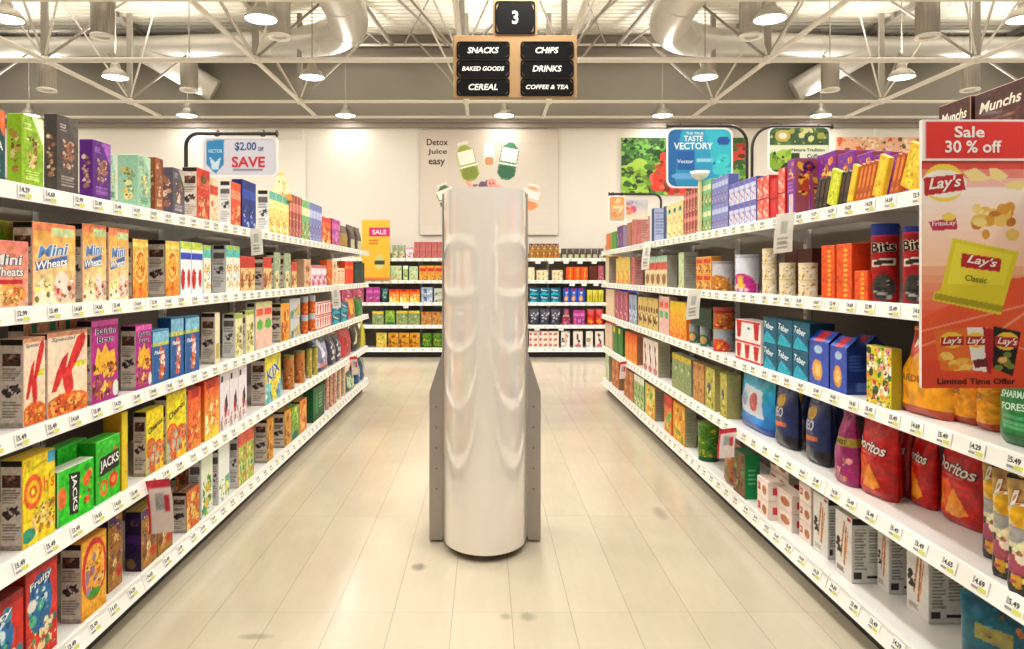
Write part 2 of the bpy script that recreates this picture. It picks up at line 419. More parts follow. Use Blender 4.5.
d('beige','box','rusk_box','box','beige rusk box with brown seal',[('bg','d8b490'),('e',.5,.65,.3,.12,'a8744c'),('b',.1,.1,.9,.5,8,.14,['c89868','e8d0b0','b0604c'],4)], [('bg','c8a888')],'c8a080')
d('vio','box','biscuit_box','box','white biscuit box with violet berries',[('bg','efe6ee'),('r',0,.88,1,1,'d8788a'),('b',.05,.1,.95,.55,14,.14,['8a4a9a','d04a5a','e8b0c8'],4)], None,'d8a0b0')
d('orb','box','wafer_box','box','burnt orange wafer box',[('bg','d8702c'),('b',.1,.1,.9,.9,10,.12,['e89048','b8501c','f0b870'],4)], None,'b0501c')
d('creamn','box','biscuit_box','box','narrow cream biscuit box',[('bg','efd8b8'),('r',.2,.1,.8,.5,'e8b890'),('l',.2,.6,.8,.9,4,'b08860')], None,'e0c8a8')
d('orangered','box','cracker_box','box','deep orange cracker box',[('g','e85a20','e0401c'),('r',.1,.7,.9,.8,'f0a060')], None,'a83018')
d('darkgreen','box','tea_box','box','dark bottle green tea box',[('bg','16423c'),('r',.2,.5,.8,.6,'2c6a5c')], None,'0e2a26')
SKO = [('g','f4dcc0','f4e0cc'),('r',0,.95,1,1,'e8a888'),('e',.5,.1,.6,.16,'e07a30'),('b',.02,.02,.98,.2,30,.07,['e8903c','d0601c','f4b868','c0502c'],5),('r',.55,.55,.95,.62,'d8dc40'),
   ('p',[(.08,.30),(.2,.52),(.34,.68),(.50,.76),(.44,.56),(.3,.40),(.2,.30)],'d8383a'),('p',[(.38,.46),(.58,.74),(.74,.93),(.9,.97),(.97,.92),(.92,.82),(.72,.62),(.52,.46)],'d8383a'),('p',[(.34,.56),(.56,.58),(.62,.4),(.62,.28),(.52,.22),(.42,.26),(.36,.38)],'d8383a'),
   ('t','Special',.38,.91,.6,.06,'8a8480',.2,0)]
d('sk','box','cereal_box','box','cream cereal box with big red K', SKO, NUT, 'e8b8a0')
d('skb','box','cereal_box','box','tall peach cereal box standing behind red K boxes', [('bg','e8b490'),('r',.2,.88,.36,1,'4aa080'),('r',.75,.88,.95,1,'4aa080')], NUT,'e8b490')
RBO = [('bg','b82c94'),('r',0,.93,1,1,'e06ab8'),('p',[(.2,.68),(.35,.6),(.5,.72),(.62,.6),(.85,.62),(.95,.35),(.05,.35)],'f0c040'),('b',.05,.03,.95,.45,40,.07,['e8a030','c97820','f4cc60','6a3a1c','a8561c'],6),('e',.9,.12,.12,.1,'e8e8e0'),
   ('t','Raisin',.5,.86,.72,.075,'2a1c50',0,0,'f4ecf0'),('t','Bran',.5,.76,.6,.075,'2a1c50',0,0,'f4ecf0')]
d('rb','box','cereal_box','box','magenta raisin cereal box', RBO, NUT,'d050a8')
d('tiger','box','cereal_box','box','blue cereal box with orange figure',
  [('bg','2c6aa8'),('r',0,.76,1,.98,'8ac0d8'),('r',0,.7,1,.77,'c8cc70'),('p',[(.4,.7),(.7,.62),(.75,.3),(.6,.05),(.35,.05),(.45,.35)],'d8703c'),('b',.35,.05,.75,.6,10,.09,['f0ece8','c04030','e8a060'],6),('t','Flakes',.38,.58,.6,.07,'e8f0f4',.2,0)],
  [('bg','2a6098'),('r',0,.7,1,.77,'c8cc70'),('r',.2,.3,.8,.4,'183c68')],'58a0c0')
d('creamfl','box','cereal_box','box','slim cream flake box',[('bg','ece2c4'),('r',.2,.1,.8,.4,'c8b060')],NUT,'d8d0b8')
d('olive','box','cereal_box','box','cream cereal box with olive chocolate clusters',[('bg','e8e4b8'),('r',0,.9,1,1,'a8b850'),('b',.15,.08,.85,.7,18,.13,['7a6a24','a89a40','5a4418','d8cc80'],6)],NUTW,'c8d080')
d('pinkgr','box','cereal_box','box','pale pink cereal box with green emblem',[('bg','f0c8b8'),('r',.05,.72,.95,.86,'e06048'),('e',.5,.52,.4,.12,'6ac050'),('r',0,.9,1,1,'e0e0a8')],NUTW,'d8d8a0')
d('orstr','box','cereal_box','box','orange streaked cereal box',[('bg','f0a83c'),('b',.1,.1,.9,.8,14,.14,['d87820','f8d080','e06028','a86020'],6)],NUT,'e8c848')
d('canor','tub','food_can','can','amber food can with silver top',[('bg','d87034'),('b',.05,.05,.95,.65,20,.09,['e89040','b85020','f0b870'],6),('r',0,.8,1,1,'c8ccd4')],None,'c0c4cc')
d('greyw','box','snack_box','box','grey and white snack box',[('bg','c8cccc'),('b',.1,.1,.9,.5,8,.14,['d8b850','8aa898'],6)],None,'b0b4b4')
d('rwst','box','snack_box','box','red and white striped snack box',[('bg','f4ece8'),('r',0,0,1,.1,'d02c34'),('r',0,.9,1,1,'d02c34'),('p',[(.08,.15),(.2,.15),(.26,.85),(.04,.85)],'d02c34'),('p',[(.42,.15),(.54,.15),(.6,.85),(.38,.85)],'d02c34'),('p',[(.78,.15),(.9,.15),(.96,.85),(.74,.85)],'d02c34')],[('bg','f4ece8'),('r',0,0,1,.12,'d02c34')],'f0e0dc')
d('rwtop','box','snack_box','box','red and white box with pale window',[('bg','f4ece8'),('r',0,.9,1,1,'d02c34'),('p',[(.08,.1),(.22,.1),(.26,.9),(.04,.9)],'c8242c'),('r',.32,.3,.66,.75,'e8f0ee'),('r',.5,.55,.6,.7,'4a9a88'),('p',[(.78,.1),(.92,.1),(.96,.9),(.74,.9)],'c8242c')],[('bg','f4ece8')],'f0e0dc')
TEALO = [('bg','146c88'),('p',[(0,.08),(.25,.48),(.55,.34),(.9,.1),(.9,0),(0,0)],'2cb4cc'),('t','Teber',.42,.68,.7,.24,'e4f0f4',.15,-8)]
d('teal','box','biscuit_carton','box','teal biscuit carton with white lettering', TEALO,[('bg','0c4a60'),('r',.35,.3,.6,.8,'0a3c50')],'0d566c')
d('ohs','box','cereal_box','box','yellow ring cereal box with orange lettering',
  [('bg','f4dc28'),('r',.75,.86,1,1,'58b0c8'),('e',.3,.6,.28,.2,'e8702c'),('e',.3,.6,.2,.13,'f4c830'),('e',.3,.6,.12,.07,'e8702c'),('e',.3,.6,.06,.035,'f8e060'),('b',.3,.1,.98,.42,26,.08,['c89020','f0c050','a86c18','f4d890'],6),('e',.15,.12,.22,.08,'38a088'),('t',"h's",.78,.64,.34,.18,'e8702c',.1,8),('t','ORIGINAL',.5,.88,.5,.03,'b08c18',0,8)], NUT,'e8c428')
JK = [('bg','38c834'),('b',.05,.05,.95,.95,7,.08,['28a828','58e050','d86a2c'],6),('e',.3,.22,.16,.14,'f07830'),('e',.3,.22,.08,.07,'58d050'),('e',.7,.28,.2,.13,'e8562c'),('e',.7,.28,.09,.06,'f8a060'),('p',[(.1,.42),(.95,.46),(.95,.76),(.12,.72)],'14201a')]
d('jack','box','cereal_box','box','bright green apple cereal box', JK+[('t','JACKS',.53,.59,.78,.2,'f0f0ee',0,4)],[('bg','2aa828')],'50c848')
d('jackr','box','cereal_box','box','small green cereal box with sideways lettering', [('bg','30d02c'),('p',[(.3,.12),(.55,.08),(.6,.85),(.28,.9)],'14201a'),('b',.6,.1,.95,.9,8,.09,['e86a30','20a020','f0a050'],6),('e',.1,.5,.12,.2,'e8803c'),('t','JACKS',.43,.5,.62,.17,'f0f0ee',0,-88)],[('bg','28a028')],'c0c8b8')
d('yelor','box','cereal_box','box','yellow cereal box with orange side',[('bg','e8d030'),('b',.1,.1,.9,.6,8,.14,['e8902c','f4b050'],6)],[('g','c86820','d8a030')],'d8c830')
CHO = [('bg','f0dc20'),('e',.25,.4,.28,.16,'d8582c'),('e',.72,.34,.3,.15,'d8582c'),('e',.25,.4,.23,.13,'e88a4c'),('e',.72,.34,.25,.12,'e88a4c'),('r',0,0,.5,.36,'e07038'),('b',0,.02,1,.45,22,.09,['e8905c','d0602c','f0b070','b0c0b0'],6),('r',.5,0,1,.1,'f0c830'),('t','Cheerios',.5,.73,.82,.1,'2c2420',.1,14)]
d('cheer','box','cereal_box','box','yellow oat ring cereal box', CHO, NUT,'ecd428')
d('redhead','box','cereal_box','box','orange cereal box with red header',[('g','f0a040','e8603c'),('r',.2,.85,.8,1,'c8282c'),('b',.05,.05,.95,.6,22,.1,['f0c060','e86a30','f8e0a0','d04820'],6)],NUT,'c84838')
d('orglow','box','cereal_box','box','orange cereal box glowing yellow below',[('g','f8dc50','e84a28'),('r',.1,.86,.7,1,'c82424'),('b',.1,.15,.9,.6,16,.1,['f8e090','f0903c','e8602c','f8f0c0'],6)],[('g','e8a040','d85028')],'e04428')
d('whfig','box','cereal_box','box','white cereal box with red and navy mascot shape',[('bg','efeaf0'),('r',.1,.85,.3,.95,'303040'),('e',.6,.36,.16,.16,'c8303c'),('p',[(.5,.5),(.72,.62),(.85,.4),(.7,.25)],'2c3050'),('b',.1,.05,.95,.3,12,.12,['e8a0a0','c86068','f4e8e0','c8b0a0'],6)],NUTW,'e0d8e0')
d('kix','box','cereal_box','box','yellow and pale blue puff cereal box',[('bg','e8dc38'),('r',0,0,1,.42,'78c8d0'),('b',.05,.05,.95,.4,8,.15,['f0d840','4a90c0','e8f0f0'],6),('t','KIX',.5,.66,.8,.26,'2a54a0',0,12,'f4f4f0')],NUT,'d8d030')
d('tubbr','tub','food_tub','tub','tan brown cocoa tub',[('bg','c88a50'),('b',.05,.05,.95,.75,20,.09,['a8683c','d8a868','e8c890','b8502c'],6)],None,'8a8448')
d('tubol','tub','food_tub','tub','olive gold soup tub',[('bg','c0b258'),('b',.05,.05,.95,.85,16,.1,['a09038','d8cc80','8a8838','e8dca0'],6)],None,'8c9040')
# lower cereal shelf
d('froot','box','cereal_box','box','red cereal box with blue bird shape',[('bg','d83a2c'),('r',0,.9,1,1,'a82c28'),('e',.45,.56,.38,.3,'2c7ab0'),('b',.15,.4,.75,.85,12,.1,['48a8c8','1c5088','d8e8ec','58b890'],6),('e',.18,.58,.14,.06,'e8e4dc'),('b',.05,.02,.95,.35,26,.08,['e8c050','58a068','f4e0b0','3c8a98','e8e0c0'],6),('t','Fruity',.45,.78,.7,.09,'f0f4f0',.1,10,'1c4a78')],[('bg','b03028')],'7a2c28')
d('redyel','box','cereal_box','box','yellow cereal box with red arch',[('bg','f0b838'),('e',.5,.58,.5,.4,'d8383c'),('e',.52,.56,.4,.34,'f0b040'),('b',.2,.3,.85,.82,18,.09,['e8901c','f8d468','c87818','a88a9c'],6),('e',.5,.26,.25,.06,'48a838'),('r',0,0,1,.1,'f0b020')],NUT,'e89838')
d('purcar','box','cereal_box','box','purple backed caramel cereal box',[('bg','b08038'),('r',0,.85,.5,1,'58307c'),('b',.05,.1,.95,.9,24,.13,['d8a850','8a5a24','e8c888','a86a38','68408a'],6),('e',.75,.2,.2,.08,'c83c30')],[('bg','3c2450'),('b',.1,.1,.9,.9,6,.3,['58307c','8a6a40'],3)],'a89038')
d('redsm','box','cereal_box','box','small red and amber cereal box',[('bg','d8782c'),('b',.05,.05,.95,.95,20,.13,['d83c28','f0b850','b85c24','e8d080'],6)],NUT,'7a4c2c')
d('garden','box','cereal_box','box','white cereal box with garden greens',[('bg','e4ecd8'),('b',.05,.02,.95,.6,22,.13,['8ab83c','48a088','e8c838','f0f4e4','5a9830'],6)],NUTW,'c8d8c0')
d('aqua','box','cereal_box','box','white cereal box with aqua and lime foot',[('bg','eef4f0'),('b',.05,.02,.95,.4,18,.14,['68c0c8','b0d848','e8e070','f4f8f4'],6)],NUTW,'d8e0dc')
d('leafy','box','cereal_box','box','leaf green and orange cereal box',[('bg','b8c868'),('r',0,.75,1,1,'e07058'),('b',.05,.02,.95,.7,18,.14,['78a838','e89038','38a088','d8e088'],6)],NUTW,'d86a50')
d('gold','box','cereal_box','box','golden oat cereal box',[('bg','dca030'),('b',.1,.1,.9,.9,16,.14,['f0c858','b87818','e8b040','8a5a18'],6)],NUT,'a88028')
d('greeno','box','cereal_box','box','green cereal box with teal foot',[('bg','88b040'),('e',.5,.12,.45,.12,'28786c'),('b',.1,.3,.9,.9,10,.14,['a8d058','e8e078','488a28'],6)],NUT,'78a038')
d('orgn','box','cereal_box','box','orange harvest cereal box',[('bg','e09040'),('b',.05,.02,.95,.9,14,.14,['e8b868','d0502c','f0d090'],6)],NUT,'b8782c')
d('forest','box','tea_carton','box','forest green tea carton',[('bg','24683c'),('r',.2,.2,.4,.8,'3c8a50'),('l',.5,.3,.9,.8,5,'88b890')],None,'183c24')
d('pinkst','tub','cookie_roll','packet','pale pink cookie roll',[('bg','ecc0a8'),('b',.05,.05,.95,.95,10,.14,['e09880','f4d8c0','c86858'],6)],None,'e0a890')
d('creamr','tub','cookie_roll','packet','cream cookie roll',[('bg','e8ccb0'),('b',.05,.05,.95,.95,8,.14,['d8b090','f4e4cc'],6)],None,'d8b898')
# bags
d('bwn','bag','chip_bag','bag','white and navy chip bag',[('bg','b8bcd8'),('r',0,.86,1,1,'1c6a94'),('r',0,0,1,.14,'30205c'),('b',.1,.3,.9,.8,10,.12,['e8e8f0','7a80b0'],4),('e',.45,.2,.3,.06,'e09070')])
d('bgr','bag','chip_bag','bag','slate and white chip bag',[('bg','4c4c60'),('b',.2,.2,.9,.8,12,.14,['a8a8b8','d8d8e0','2c2c40'],4)])
d('bred','bag','chip_bag','bag','bright red chip bag',[('bg','c8343c'),('b',.2,.2,.8,.8,5,.1,['e87070','a01c28'],4)])
d('bblk','bag','chip_bag','bag','black chip bag with cream streak',[('bg','1c1814'),('p',[(.1,.3),(.25,.3),(.5,.9),(.4,.9)],'d8d0a8')])
d('byel','bag','chip_bag','bag','yellow green chip bag',[('bg','d8cc40'),('p',[(.2,0),(.5,0),(.8,1),(.6,1)],'a8b030')])
d('bteal','bag','chip_bag','bag','dark teal chip bag',[('bg','1c6a70'),('r',0,0,1,.2,'144c54'),('b',.2,.3,.8,.7,5,.12,['48a090','c8d8a0'],4)])
d('bblue','bag','chip_bag','bag','blue chip bag with yellow stripe',[('bg','1c5a90'),('p',[(.3,.3),(.4,.3),(.7,1),(.55,1)],'d8d070')])
d('bgold','bag','snack_pouch','pouch','dark gold snack pouch',[('bg','a88a28'),('r',0,.65,1,1,'4c341c')])
d('bchoc','bag','snack_pouch','pouch','chocolate snack pouch with cream label',[('bg','4a2c20'),('r',.2,.05,.9,.42,'c8c8a0')])
d('borg','bag','snack_pouch','pouch','orange snack pouch',[('bg','e0902c'),('b',.1,.1,.9,.6,6,.14,['f0b848','c85c20'],4)])
d('bgreen','bag','snack_pouch','pouch','green snack pouch',[('bg','1c7a34'),('b',.1,.1,.9,.6,4,.14,['38a050'],4)])
# right side
BARS = ['3a2a1c','c87828','e8c830','5a341c']
d('purb','box','bar_carton','box','purple bar carton with gold star',[('bg','86309c'),('b',.2,.62,.8,.9,7,.13,['f0a848','e87838','f8d070'],4),('r',0,.5,1,.54,'e88a60'),('r',.2,0,.8,.35,'a868b8')],[('bg','b05a68'),('b',.2,.4,.8,.9,7,.3,['e8b848','c85a38'],3)],'8a3aa8')
d('purw','box','bar_carton','box','tall purple carton with cream window',[('bg','8a3a98'),('b',.2,.72,.8,.95,7,.13,['f0a848','e87838','f8d070'],4),('r',0,.66,1,.69,'e88a60'),('r',.25,.0,.75,.38,'d8c8c8'),('l',.1,.42,.9,.62,3,'b070b8')],[('bg','a86068'),('b',.2,.3,.8,.9,9,.3,['e8b848','c85a38','703078'],3)],'7a3088')
d('mun','box','candy_carton','box','brown candy carton with cream lettering',[('bg','5a2c1c'),('t','Munchs',.5,.82,.8,.12,'e8dcc8',.25,0),('l',.1,.5,.9,.7,3,'8a5a40')],[('bg','4a2418')],'a88a78')
def sach(key, look, c, c2): d(key,'slab','snack_bar','bar',look,[('bg',c),('r',.2,.4,.8,.9,c2),('b',.2,.1,.8,.35,4,.2,[c2],4)],[('bg',c)])
sach('sblack','leaning black snack bar','2c2018','5a4430'); sach('slime','leaning lime yellow snack bar','c8cc20','d8dc48')
sach('sorange','leaning orange brown snack bar','b8601c','e08830'); sach('syel','leaning golden yellow snack bar','e0b820','f0cc40')
sach('sbrown','leaning brown snack bar','7a3c18','b86828')
d('patbl','box','biscuit_box','box','blue and white patterned biscuit box',[('bg','d8dcec'),('r',0,.8,1,1,'5a6ac0'),('b',.05,.05,.95,.95,20,.1,['6a78c8','f0f0f8','d06a5a','9aa0d8'],4)],[('bg','3c4ca0')],'8a94d0')
d('patred','box','biscuit_box','box','red and pink patterned biscuit box',[('bg','e87868'),('b',.05,.05,.95,.95,22,.11,['d84838','f8c8b8','f0e0d8','e8603c'],4)],[('bg','c8202c'),('r',.3,.2,.7,.8,'d83c3c')],'c83c38')
d('redpl','box','biscuit_box','box','plain red biscuit box',[('bg','d0242c'),('e',.5,.6,.2,.3,'e04848')],[('bg','b81c24')],'a01820')
d('yelcr','box','cracker_box','box','pale yellow cracker box with navy spot',[('bg','ecdca0'),('e',.5,.8,.3,.08,'58b8b0'),('e',.5,.82,.16,.05,'1c2c48'),('b',.1,.05,.9,.6,10,.13,['e8b860','f4e8c0','c8a058'],4)],None,'e8c880')
d('navl','box','cracker_box','box','navy box with pale lilac side',[('bg','2c4c80')],[('bg','a8b0c8'),('l',.1,.2,.9,.9,8,'8890b0')],'2c3c60')
d('pinkm','box','cracker_box','box','dusty pink cracker box',[('bg','c87c78'),('l',.1,.4,.9,.9,6,'a85a58')],[('bg','c89890'),('l',.1,.2,.9,.9,8,'b07c78')],'a85c58')
d('brn','box','cracker_box','box','small brown cracker box',[('bg','a8785c')],[('bg','b89078')],'80543c')
d('purs','box','cracker_box','box','small purple cracker box',[('bg','6c3c7c'),('b',.1,.1,.9,.9,5,.2,['a880b0'],4)],[('bg','9c88a0')],'4c2858')
d('grs','box','cracker_box','box','small green cracker box',[('bg','5c9c48')],[('bg','7cac68')],'3c6c30')
d('ors','box','cracker_box','box','small orange cracker box',[('bg','d88048')],[('bg','d89868')],'a85c30')
d('bit','tub','snack_canister','canister','tall red canister with blue lid',[('bg','a8141c'),('r',0,.965,1,1,'c83048'),('e',.5,.22,.3,.2,'4c4844'),('b',.3,.08,.7,.34,8,.1,['8a8680','2c2a28','b0aca4'],4),('p',[(.2,.53),(.8,.56),(.8,.66),(.2,.63)],'e0d8cc'),('p',[(.24,.55),(.76,.575),(.76,.64),(.24,.615)],'3c2a28'),('t','Bits',.5,.82,.62,.15,'1c1816',0,4,'e8dcc0')],None,'1c2f88')
d('ort','box','cracker_carton','box','tall vivid orange cracker carton',[('bg','e8641c')]+[('e',.6,.08+.09*i,.14,.028,'f6b84c') for i in range(10)],[('bg','d8501c')],'c84418')
d('ortl','box','cracker_carton','box','short vivid orange cracker carton',[('bg','e8641c')]+[('e',.6,.1+.16*i,.14,.05,'f6b84c') for i in range(6)],[('bg','d8501c')],'c84418')
d('round','roll','cookie_pack','packet','cream wrapped round cookie pack',[('bg','f2e6c8'),('b',.02,.05,.98,.95,26,.06,['f4ecd4','c8983c','e0b860','fffaf0','b05048'],4)],None,'e8d8b0')
d('brbk','box','storage_carton','box','dark brown carton at shelf back',[('bg','6c3420')],None,'4c2414')
d('tmag','tub','food_tub','tub','white tub with magenta arch',[('bg','e4e8f4'),('e',.5,.05,.5,.5,'d0409c'),('p',[(.35,.1),(.65,.1),(.55,.5),(.45,.5)],'f0c048'),('b',.2,.05,.8,.2,6,.06,['f4d8e8'],4)],None,'c0c8d8')
d('tgold','tub','food_tub','tub','pale tub with golden grain heap',[('bg','d8d4dc'),('e',.5,.1,.48,.5,'c88838'),('b',.1,.05,.9,.5,16,.06,['e0a848','a86428','f0d080'],4)],None,'a8a4a8')
d('orred','box','cracker_box','box','orange cracker box with red patches',[('bg','e0a048'),('r',.05,.6,.95,.85,'d0482c'),('b',.05,.05,.95,.5,12,.12,['b87830','f0c878','8a5a28'],4)],None,'e0b050')
d('cgreen','box','cereal_box','box','pale green box with grey side',[('bg','c8d8b0'),('b',.1,.05,.9,.9,10,.13,['e8e8c0','a8b878','d8a870'],4)],[('bg','a8a498'),('l',.1,.1,.9,.9,10,'98948a')],'78a888')
d('mintred','box','bar_carton','box','cream bar box with mint and red band',[('bg','e8d8b0'),('r',0,.55,1,.8,'d05c4c'),('r',0,.8,1,1,'a8c8b0'),('e',.5,.25,.35,.18,'a87848')],[('bg','a8a498')],'88a898')
d('yelbt','box','pasta_box','box','yellow pasta box with orange foot',[('bg','dcc068'),('b',.1,.02,.9,.5,12,.14,['e89048','f0d080','d86a38'],4)],[('bg','b8a088')],'c8b058')
d('greys','box','cereal_box','box','beige box with taupe side',[('bg','d8c8a8')],[('bg','a89c90'),('l',.1,.1,.9,.9,10,'988c80')],'a89c90')
# right third shelf
d('abag','bottlebag','chip_bag','bag','orange waisted chip bag with red top',[('bg','e8a420'),('r',0,.62,1,1,'d84a30'),('p',[(0,.62),(.15,.72),(.3,.64),(.5,.74),(.7,.64),(.85,.72),(1,.6),(1,.58),(0,.58)],'e8a420'),('r',0,0,1,.1,'b84818'),('t','ARDE',.4,.42,.5,.08,'8a5a1c'),('t','Man',.5,.82,.4,.1,'f4d8c8')])
d('gbag','bottlebag','chip_bag','bag','green waisted chip bag with white lettering',[('bg','1c8a48'),('r',0,0,1,.12,'146c38'),('t','CHIPS',.4,.82,.6,.09,'e8f4e8'),('t','SHARMAN',.45,.5,.6,.07,'c8e8d0',0,4),('t','FOREST',.45,.38,.5,.07,'c8e8d0',0,4),('l',.2,.15,.8,.3,3,'58b080')])
d('fruit','box','fruit_snack_box','box','fruit printed snack box',[('bg','d8cc38'),('b',0,0,1,1,60,.1,['e8d030','c83c50','3c8a38','f0e8c8','e88a9c','e0a030','2c5c28','f0f0e0'],4)],[('bg','b8a830')],'a8a030')
d('bluef','gable','cookie_sack','box','blue cookie carton with orange wafer',[('bg','2c5cc0'),('r',.3,.82,.7,.98,'d02c3c'),('e',.5,.66,.2,.08,'b8d0e8'),('e',.45,.28,.25,.2,'e8a848'),('e',.45,.28,.15,.12,'f4cc80')],[('bg','1c3c84'),('l',.1,.4,.9,.7,5,'4468b0'),('r',.5,.05,.9,.2,'5878b8')],'1c3880')
d('tubo','tub','food_can','can','orange pumpkin can with silver label top',[('bg','a8aeb8'),('e',.5,.25,.42,.42,'d8582c'),('b',.2,.05,.8,.5,14,.06,['e8904c','c84820','f0b870'],4),('r',0,0,1,.05,'c82c3c')],None,'98a0a8')
d('tubb','tub','food_can','can','brown orange can with red top',[('bg','c87038'),('r',0,.85,1,1,'b03c34'),('b',.1,.1,.9,.8,16,.07,['e8904c','a84820','f0b870'],4)],None,'a85040')
d('tubt','tub','food_can','can','grey can with green and gold bowl',[('bg','a8b0b0'),('e',.55,.35,.4,.35,'388a68'),('e',.58,.38,.22,.22,'e0b070')],None,'98a0a0')
d('dkgr','box','tea_box','box','dark green box stacked on cans',[('bg','1c4430')],None,'163424')
d('yelort','box','pasta_box','box','bright yellow orange pasta box',[('g','e88028','ecd038'),('b',.05,.05,.95,.7,16,.1,['f0a838','e86c28','f8d860'],4)],None,'d8c038')
d('pkgn','box','cereal_box','box','pink box with mint medallion',[('bg','e8c0b8'),('r',.1,.7,.9,.85,'e07058'),('e',.5,.52,.4,.1,'68c088')],[('bg','c8b0a8')],'c8a898')
d('brgd','box','cereal_box','box','brown and gold nut box',[('bg','d8c078'),('b',.1,.15,.9,.65,14,.14,['8a5424','b88448','6a3c18','e8d8a8'],4)],[('bg','a89870')],'b0a060')
d('bluw','box','cereal_box','box','pale blue and slate box',[('bg','a8b4c8'),('b',.1,.1,.9,.6,8,.14,['58709c','d8e0e8'],4)],[('bg','788498')],'68788c')
d('mrn','box','cereal_box','box','rose and mauve cereal box',[('bg','b86478'),('b',.1,.1,.9,.9,12,.14,['d88890','94447c','e8b8a8'],4)],None,'8c3c50')
d('crm','box','cereal_box','box','plain cream corner box',[('bg','e4ccb0')],None,'d8bc9c')
# right fourth shelf
LY = [('bg','16130f'),('r',0,.66,1,1,'c8a868'),('r',0,.4,1,.74,'e0d4b0'),('e',.42,.66,.42,.13,'f0c020'),('p',[(0,.44),(1,.38),(1,.54),(0,.58)],'a8a8a4'),('r',.05,.1,1,.4,'e0c890'),('b',.05,.1,.95,.42,18,.13,['f0e4b8','e0b030','b05870','f4e8d0','d8a028'],4),('e',.7,.16,.3,.12,'f0cc20'),('t',"Lay's",.45,.83,.88,.17,'f4ece0',.3,10,'c8202c')]
d('lays','bag','chip_bag','bag','black and yellow potato chip bag',LY)
DO = [('g','c4181c','d42424'),('p',[(.1,.9),(.4,.84),(.55,.95),(.6,.84),(.9,.9),(.6,.78),(.3,.8)],'d84038'),('p',[(.05,.12),(.1,.5),(.35,.5),(.55,.32),(.65,.1),(.4,.16)],'e8641c'),('p',[(.3,.12),(.5,.42),(.78,.16),(.6,.1)],'f4a030'),('p',[(.06,.18),(.14,.4),(.3,.2)],'f4b040'),('r',.15,.53,.7,.55,'e8685c'),('t','Doritos',.45,.64,.86,.13,'f4ece8',.12,-6,'5a0c10')]
d('dor','bag','tortilla_chip_bag','bag','red tortilla chip bag with orange triangles',DO)
d('mbag','bottlebag','chip_bag','bag','magenta chip bag with lime band',[('bg','a82c78'),('r',0,.55,1,.66,'b8a838'),('b',.1,.1,.9,.4,8,.1,['d0609c','e8a0a8','c89058'],4),('t','HARVEST',.5,.6,.7,.06,'3c2c10')])
NB = [('bg','223a74'),('r',.0,0,1,.2,'2c2c34'),('e',.45,.72,.2,.1,'c8a030'),('p',[(.1,.3),(.8,.34),(.8,.4),(.1,.38)],'d87838'),('e',.4,.15,.3,.1,'58585c'),('l',.1,.8,.7,.95,3,'6878a0'),('t','NEO',.4,.54,.6,.15,'c8d0e8',0,4)]
d('nbag','bag','chip_bag','bag','navy chip bag with pale lettering',NB)
d('cbag','bag','chip_bag','bag','sky blue chip bag with white panel',[('g','2478d8','34d0e8'),('p',[(.1,.3),(.85,.25),(.8,.72),(.25,.76)],'dce4f0'),('e',.6,.5,.12,.16,'c86068'),('e',.3,.5,.1,.12,'a8b8d8'),('r',0,0,1,.12,'1c58a8')])
d('olb','box','cereal_box','box','olive yellow muesli box',[('bg','c4bc5c'),('e',.4,.5,.18,.14,'4c5080'),('b',.1,.1,.9,.9,10,.12,['a8a048','e0d890','8a8438'],4)],[('bg','b8b078')],'8c8840')
d('brnb','box','cereal_box','box','brown and red muesli box',[('bg','c89858'),('b',.05,.05,.95,.95,16,.13,['b8503c','e8c888','a87438','d8a868'],4)],[('bg','a88858')],'988048')
d('grnb','box','cereal_box','box','grey green muesli box',[('bg','98a878'),('r',0,.85,1,1,'e0c838'),('b',.1,.1,.9,.8,10,.13,['c8d0a8','68985c','b8a878'],4)],[('bg','98988c'),('l',.1,.1,.9,.9,10,'88887c')],'889068')
d('figs','box','cereal_box','box','cream box with dark curling figure',[('bg','ece0d8'),('p',[(.3,.9),(.6,.8),(.5,.6),(.75,.4),(.6,.15),(.45,.4),(.35,.6)],'5a3038'),('e',.5,.12,.4,.1,'c88088')],[('bg','a8a48c'),('l',.1,.1,.9,.9,12,'98947c')],'c8c0a8')
d('orf','box','cereal_box','box','fiery orange cereal box',[('g','f0b048','e86020'),('b',.1,.1,.9,.7,12,.13,['f8d058','e86c28','f4a038'],4)],[('bg','b8886c'),('l',.1,.1,.9,.9,10,'a8785c')],'d86c28')
d('grf','box','cereal_box','box','leaf green corner cereal box',[('bg','48883c'),('r',0,.8,.4,1,'e8d838')],[('bg','3c7030')],'346428')
# right bottom shelf
d('crisp','box','crispbread_box','box','white crispbread box with breadstick print',[('bg','ece8e4'),('p',[(.3,.3),(.38,.28),(.62,.88),(.52,.9)],'d0955c'),('p',[(.5,.2),(.6,.2),(.72,.82),(.64,.84)],'c88848'),('p',[(.6,.3),(.66,.3),(.82,.76),(.76,.78)],'dca870'),('b',.1,.35,.4,.55,6,.1,['2c2824','4c4440'],4),('l',.1,.06,.6,.14,3,'a09890'),('r',.75,.93,.95,.98,'c82c34')],NUTG,'d8d4d0')
d('wasa','round_box','crispbread_pack','packet','white crispbread pack with red label',[('bg','f2e8e0'),('r',.04,.3,.3,.7,'d0303c'),('e',.68,.45,.22,.26,'c8885c'),('l',.08,.4,.26,.6,2,'f4e0dc'),('r',0,.9,1,1,'f0d8d0')],[('bg','f0e4dc'),('r',.3,.3,.7,.7,'d8505c')],'f0dcd0')
d('grmn','box','tea_carton','box','emerald carton with brown front',[('bg','8a5a38'),('b',.1,.1,.9,.9,16,.12,['386c38','c89060','5a3820','48a058'],4)],[('bg','20985c'),('l',.2,.3,.8,.7,4,'78c8a0')],'1c6c40')
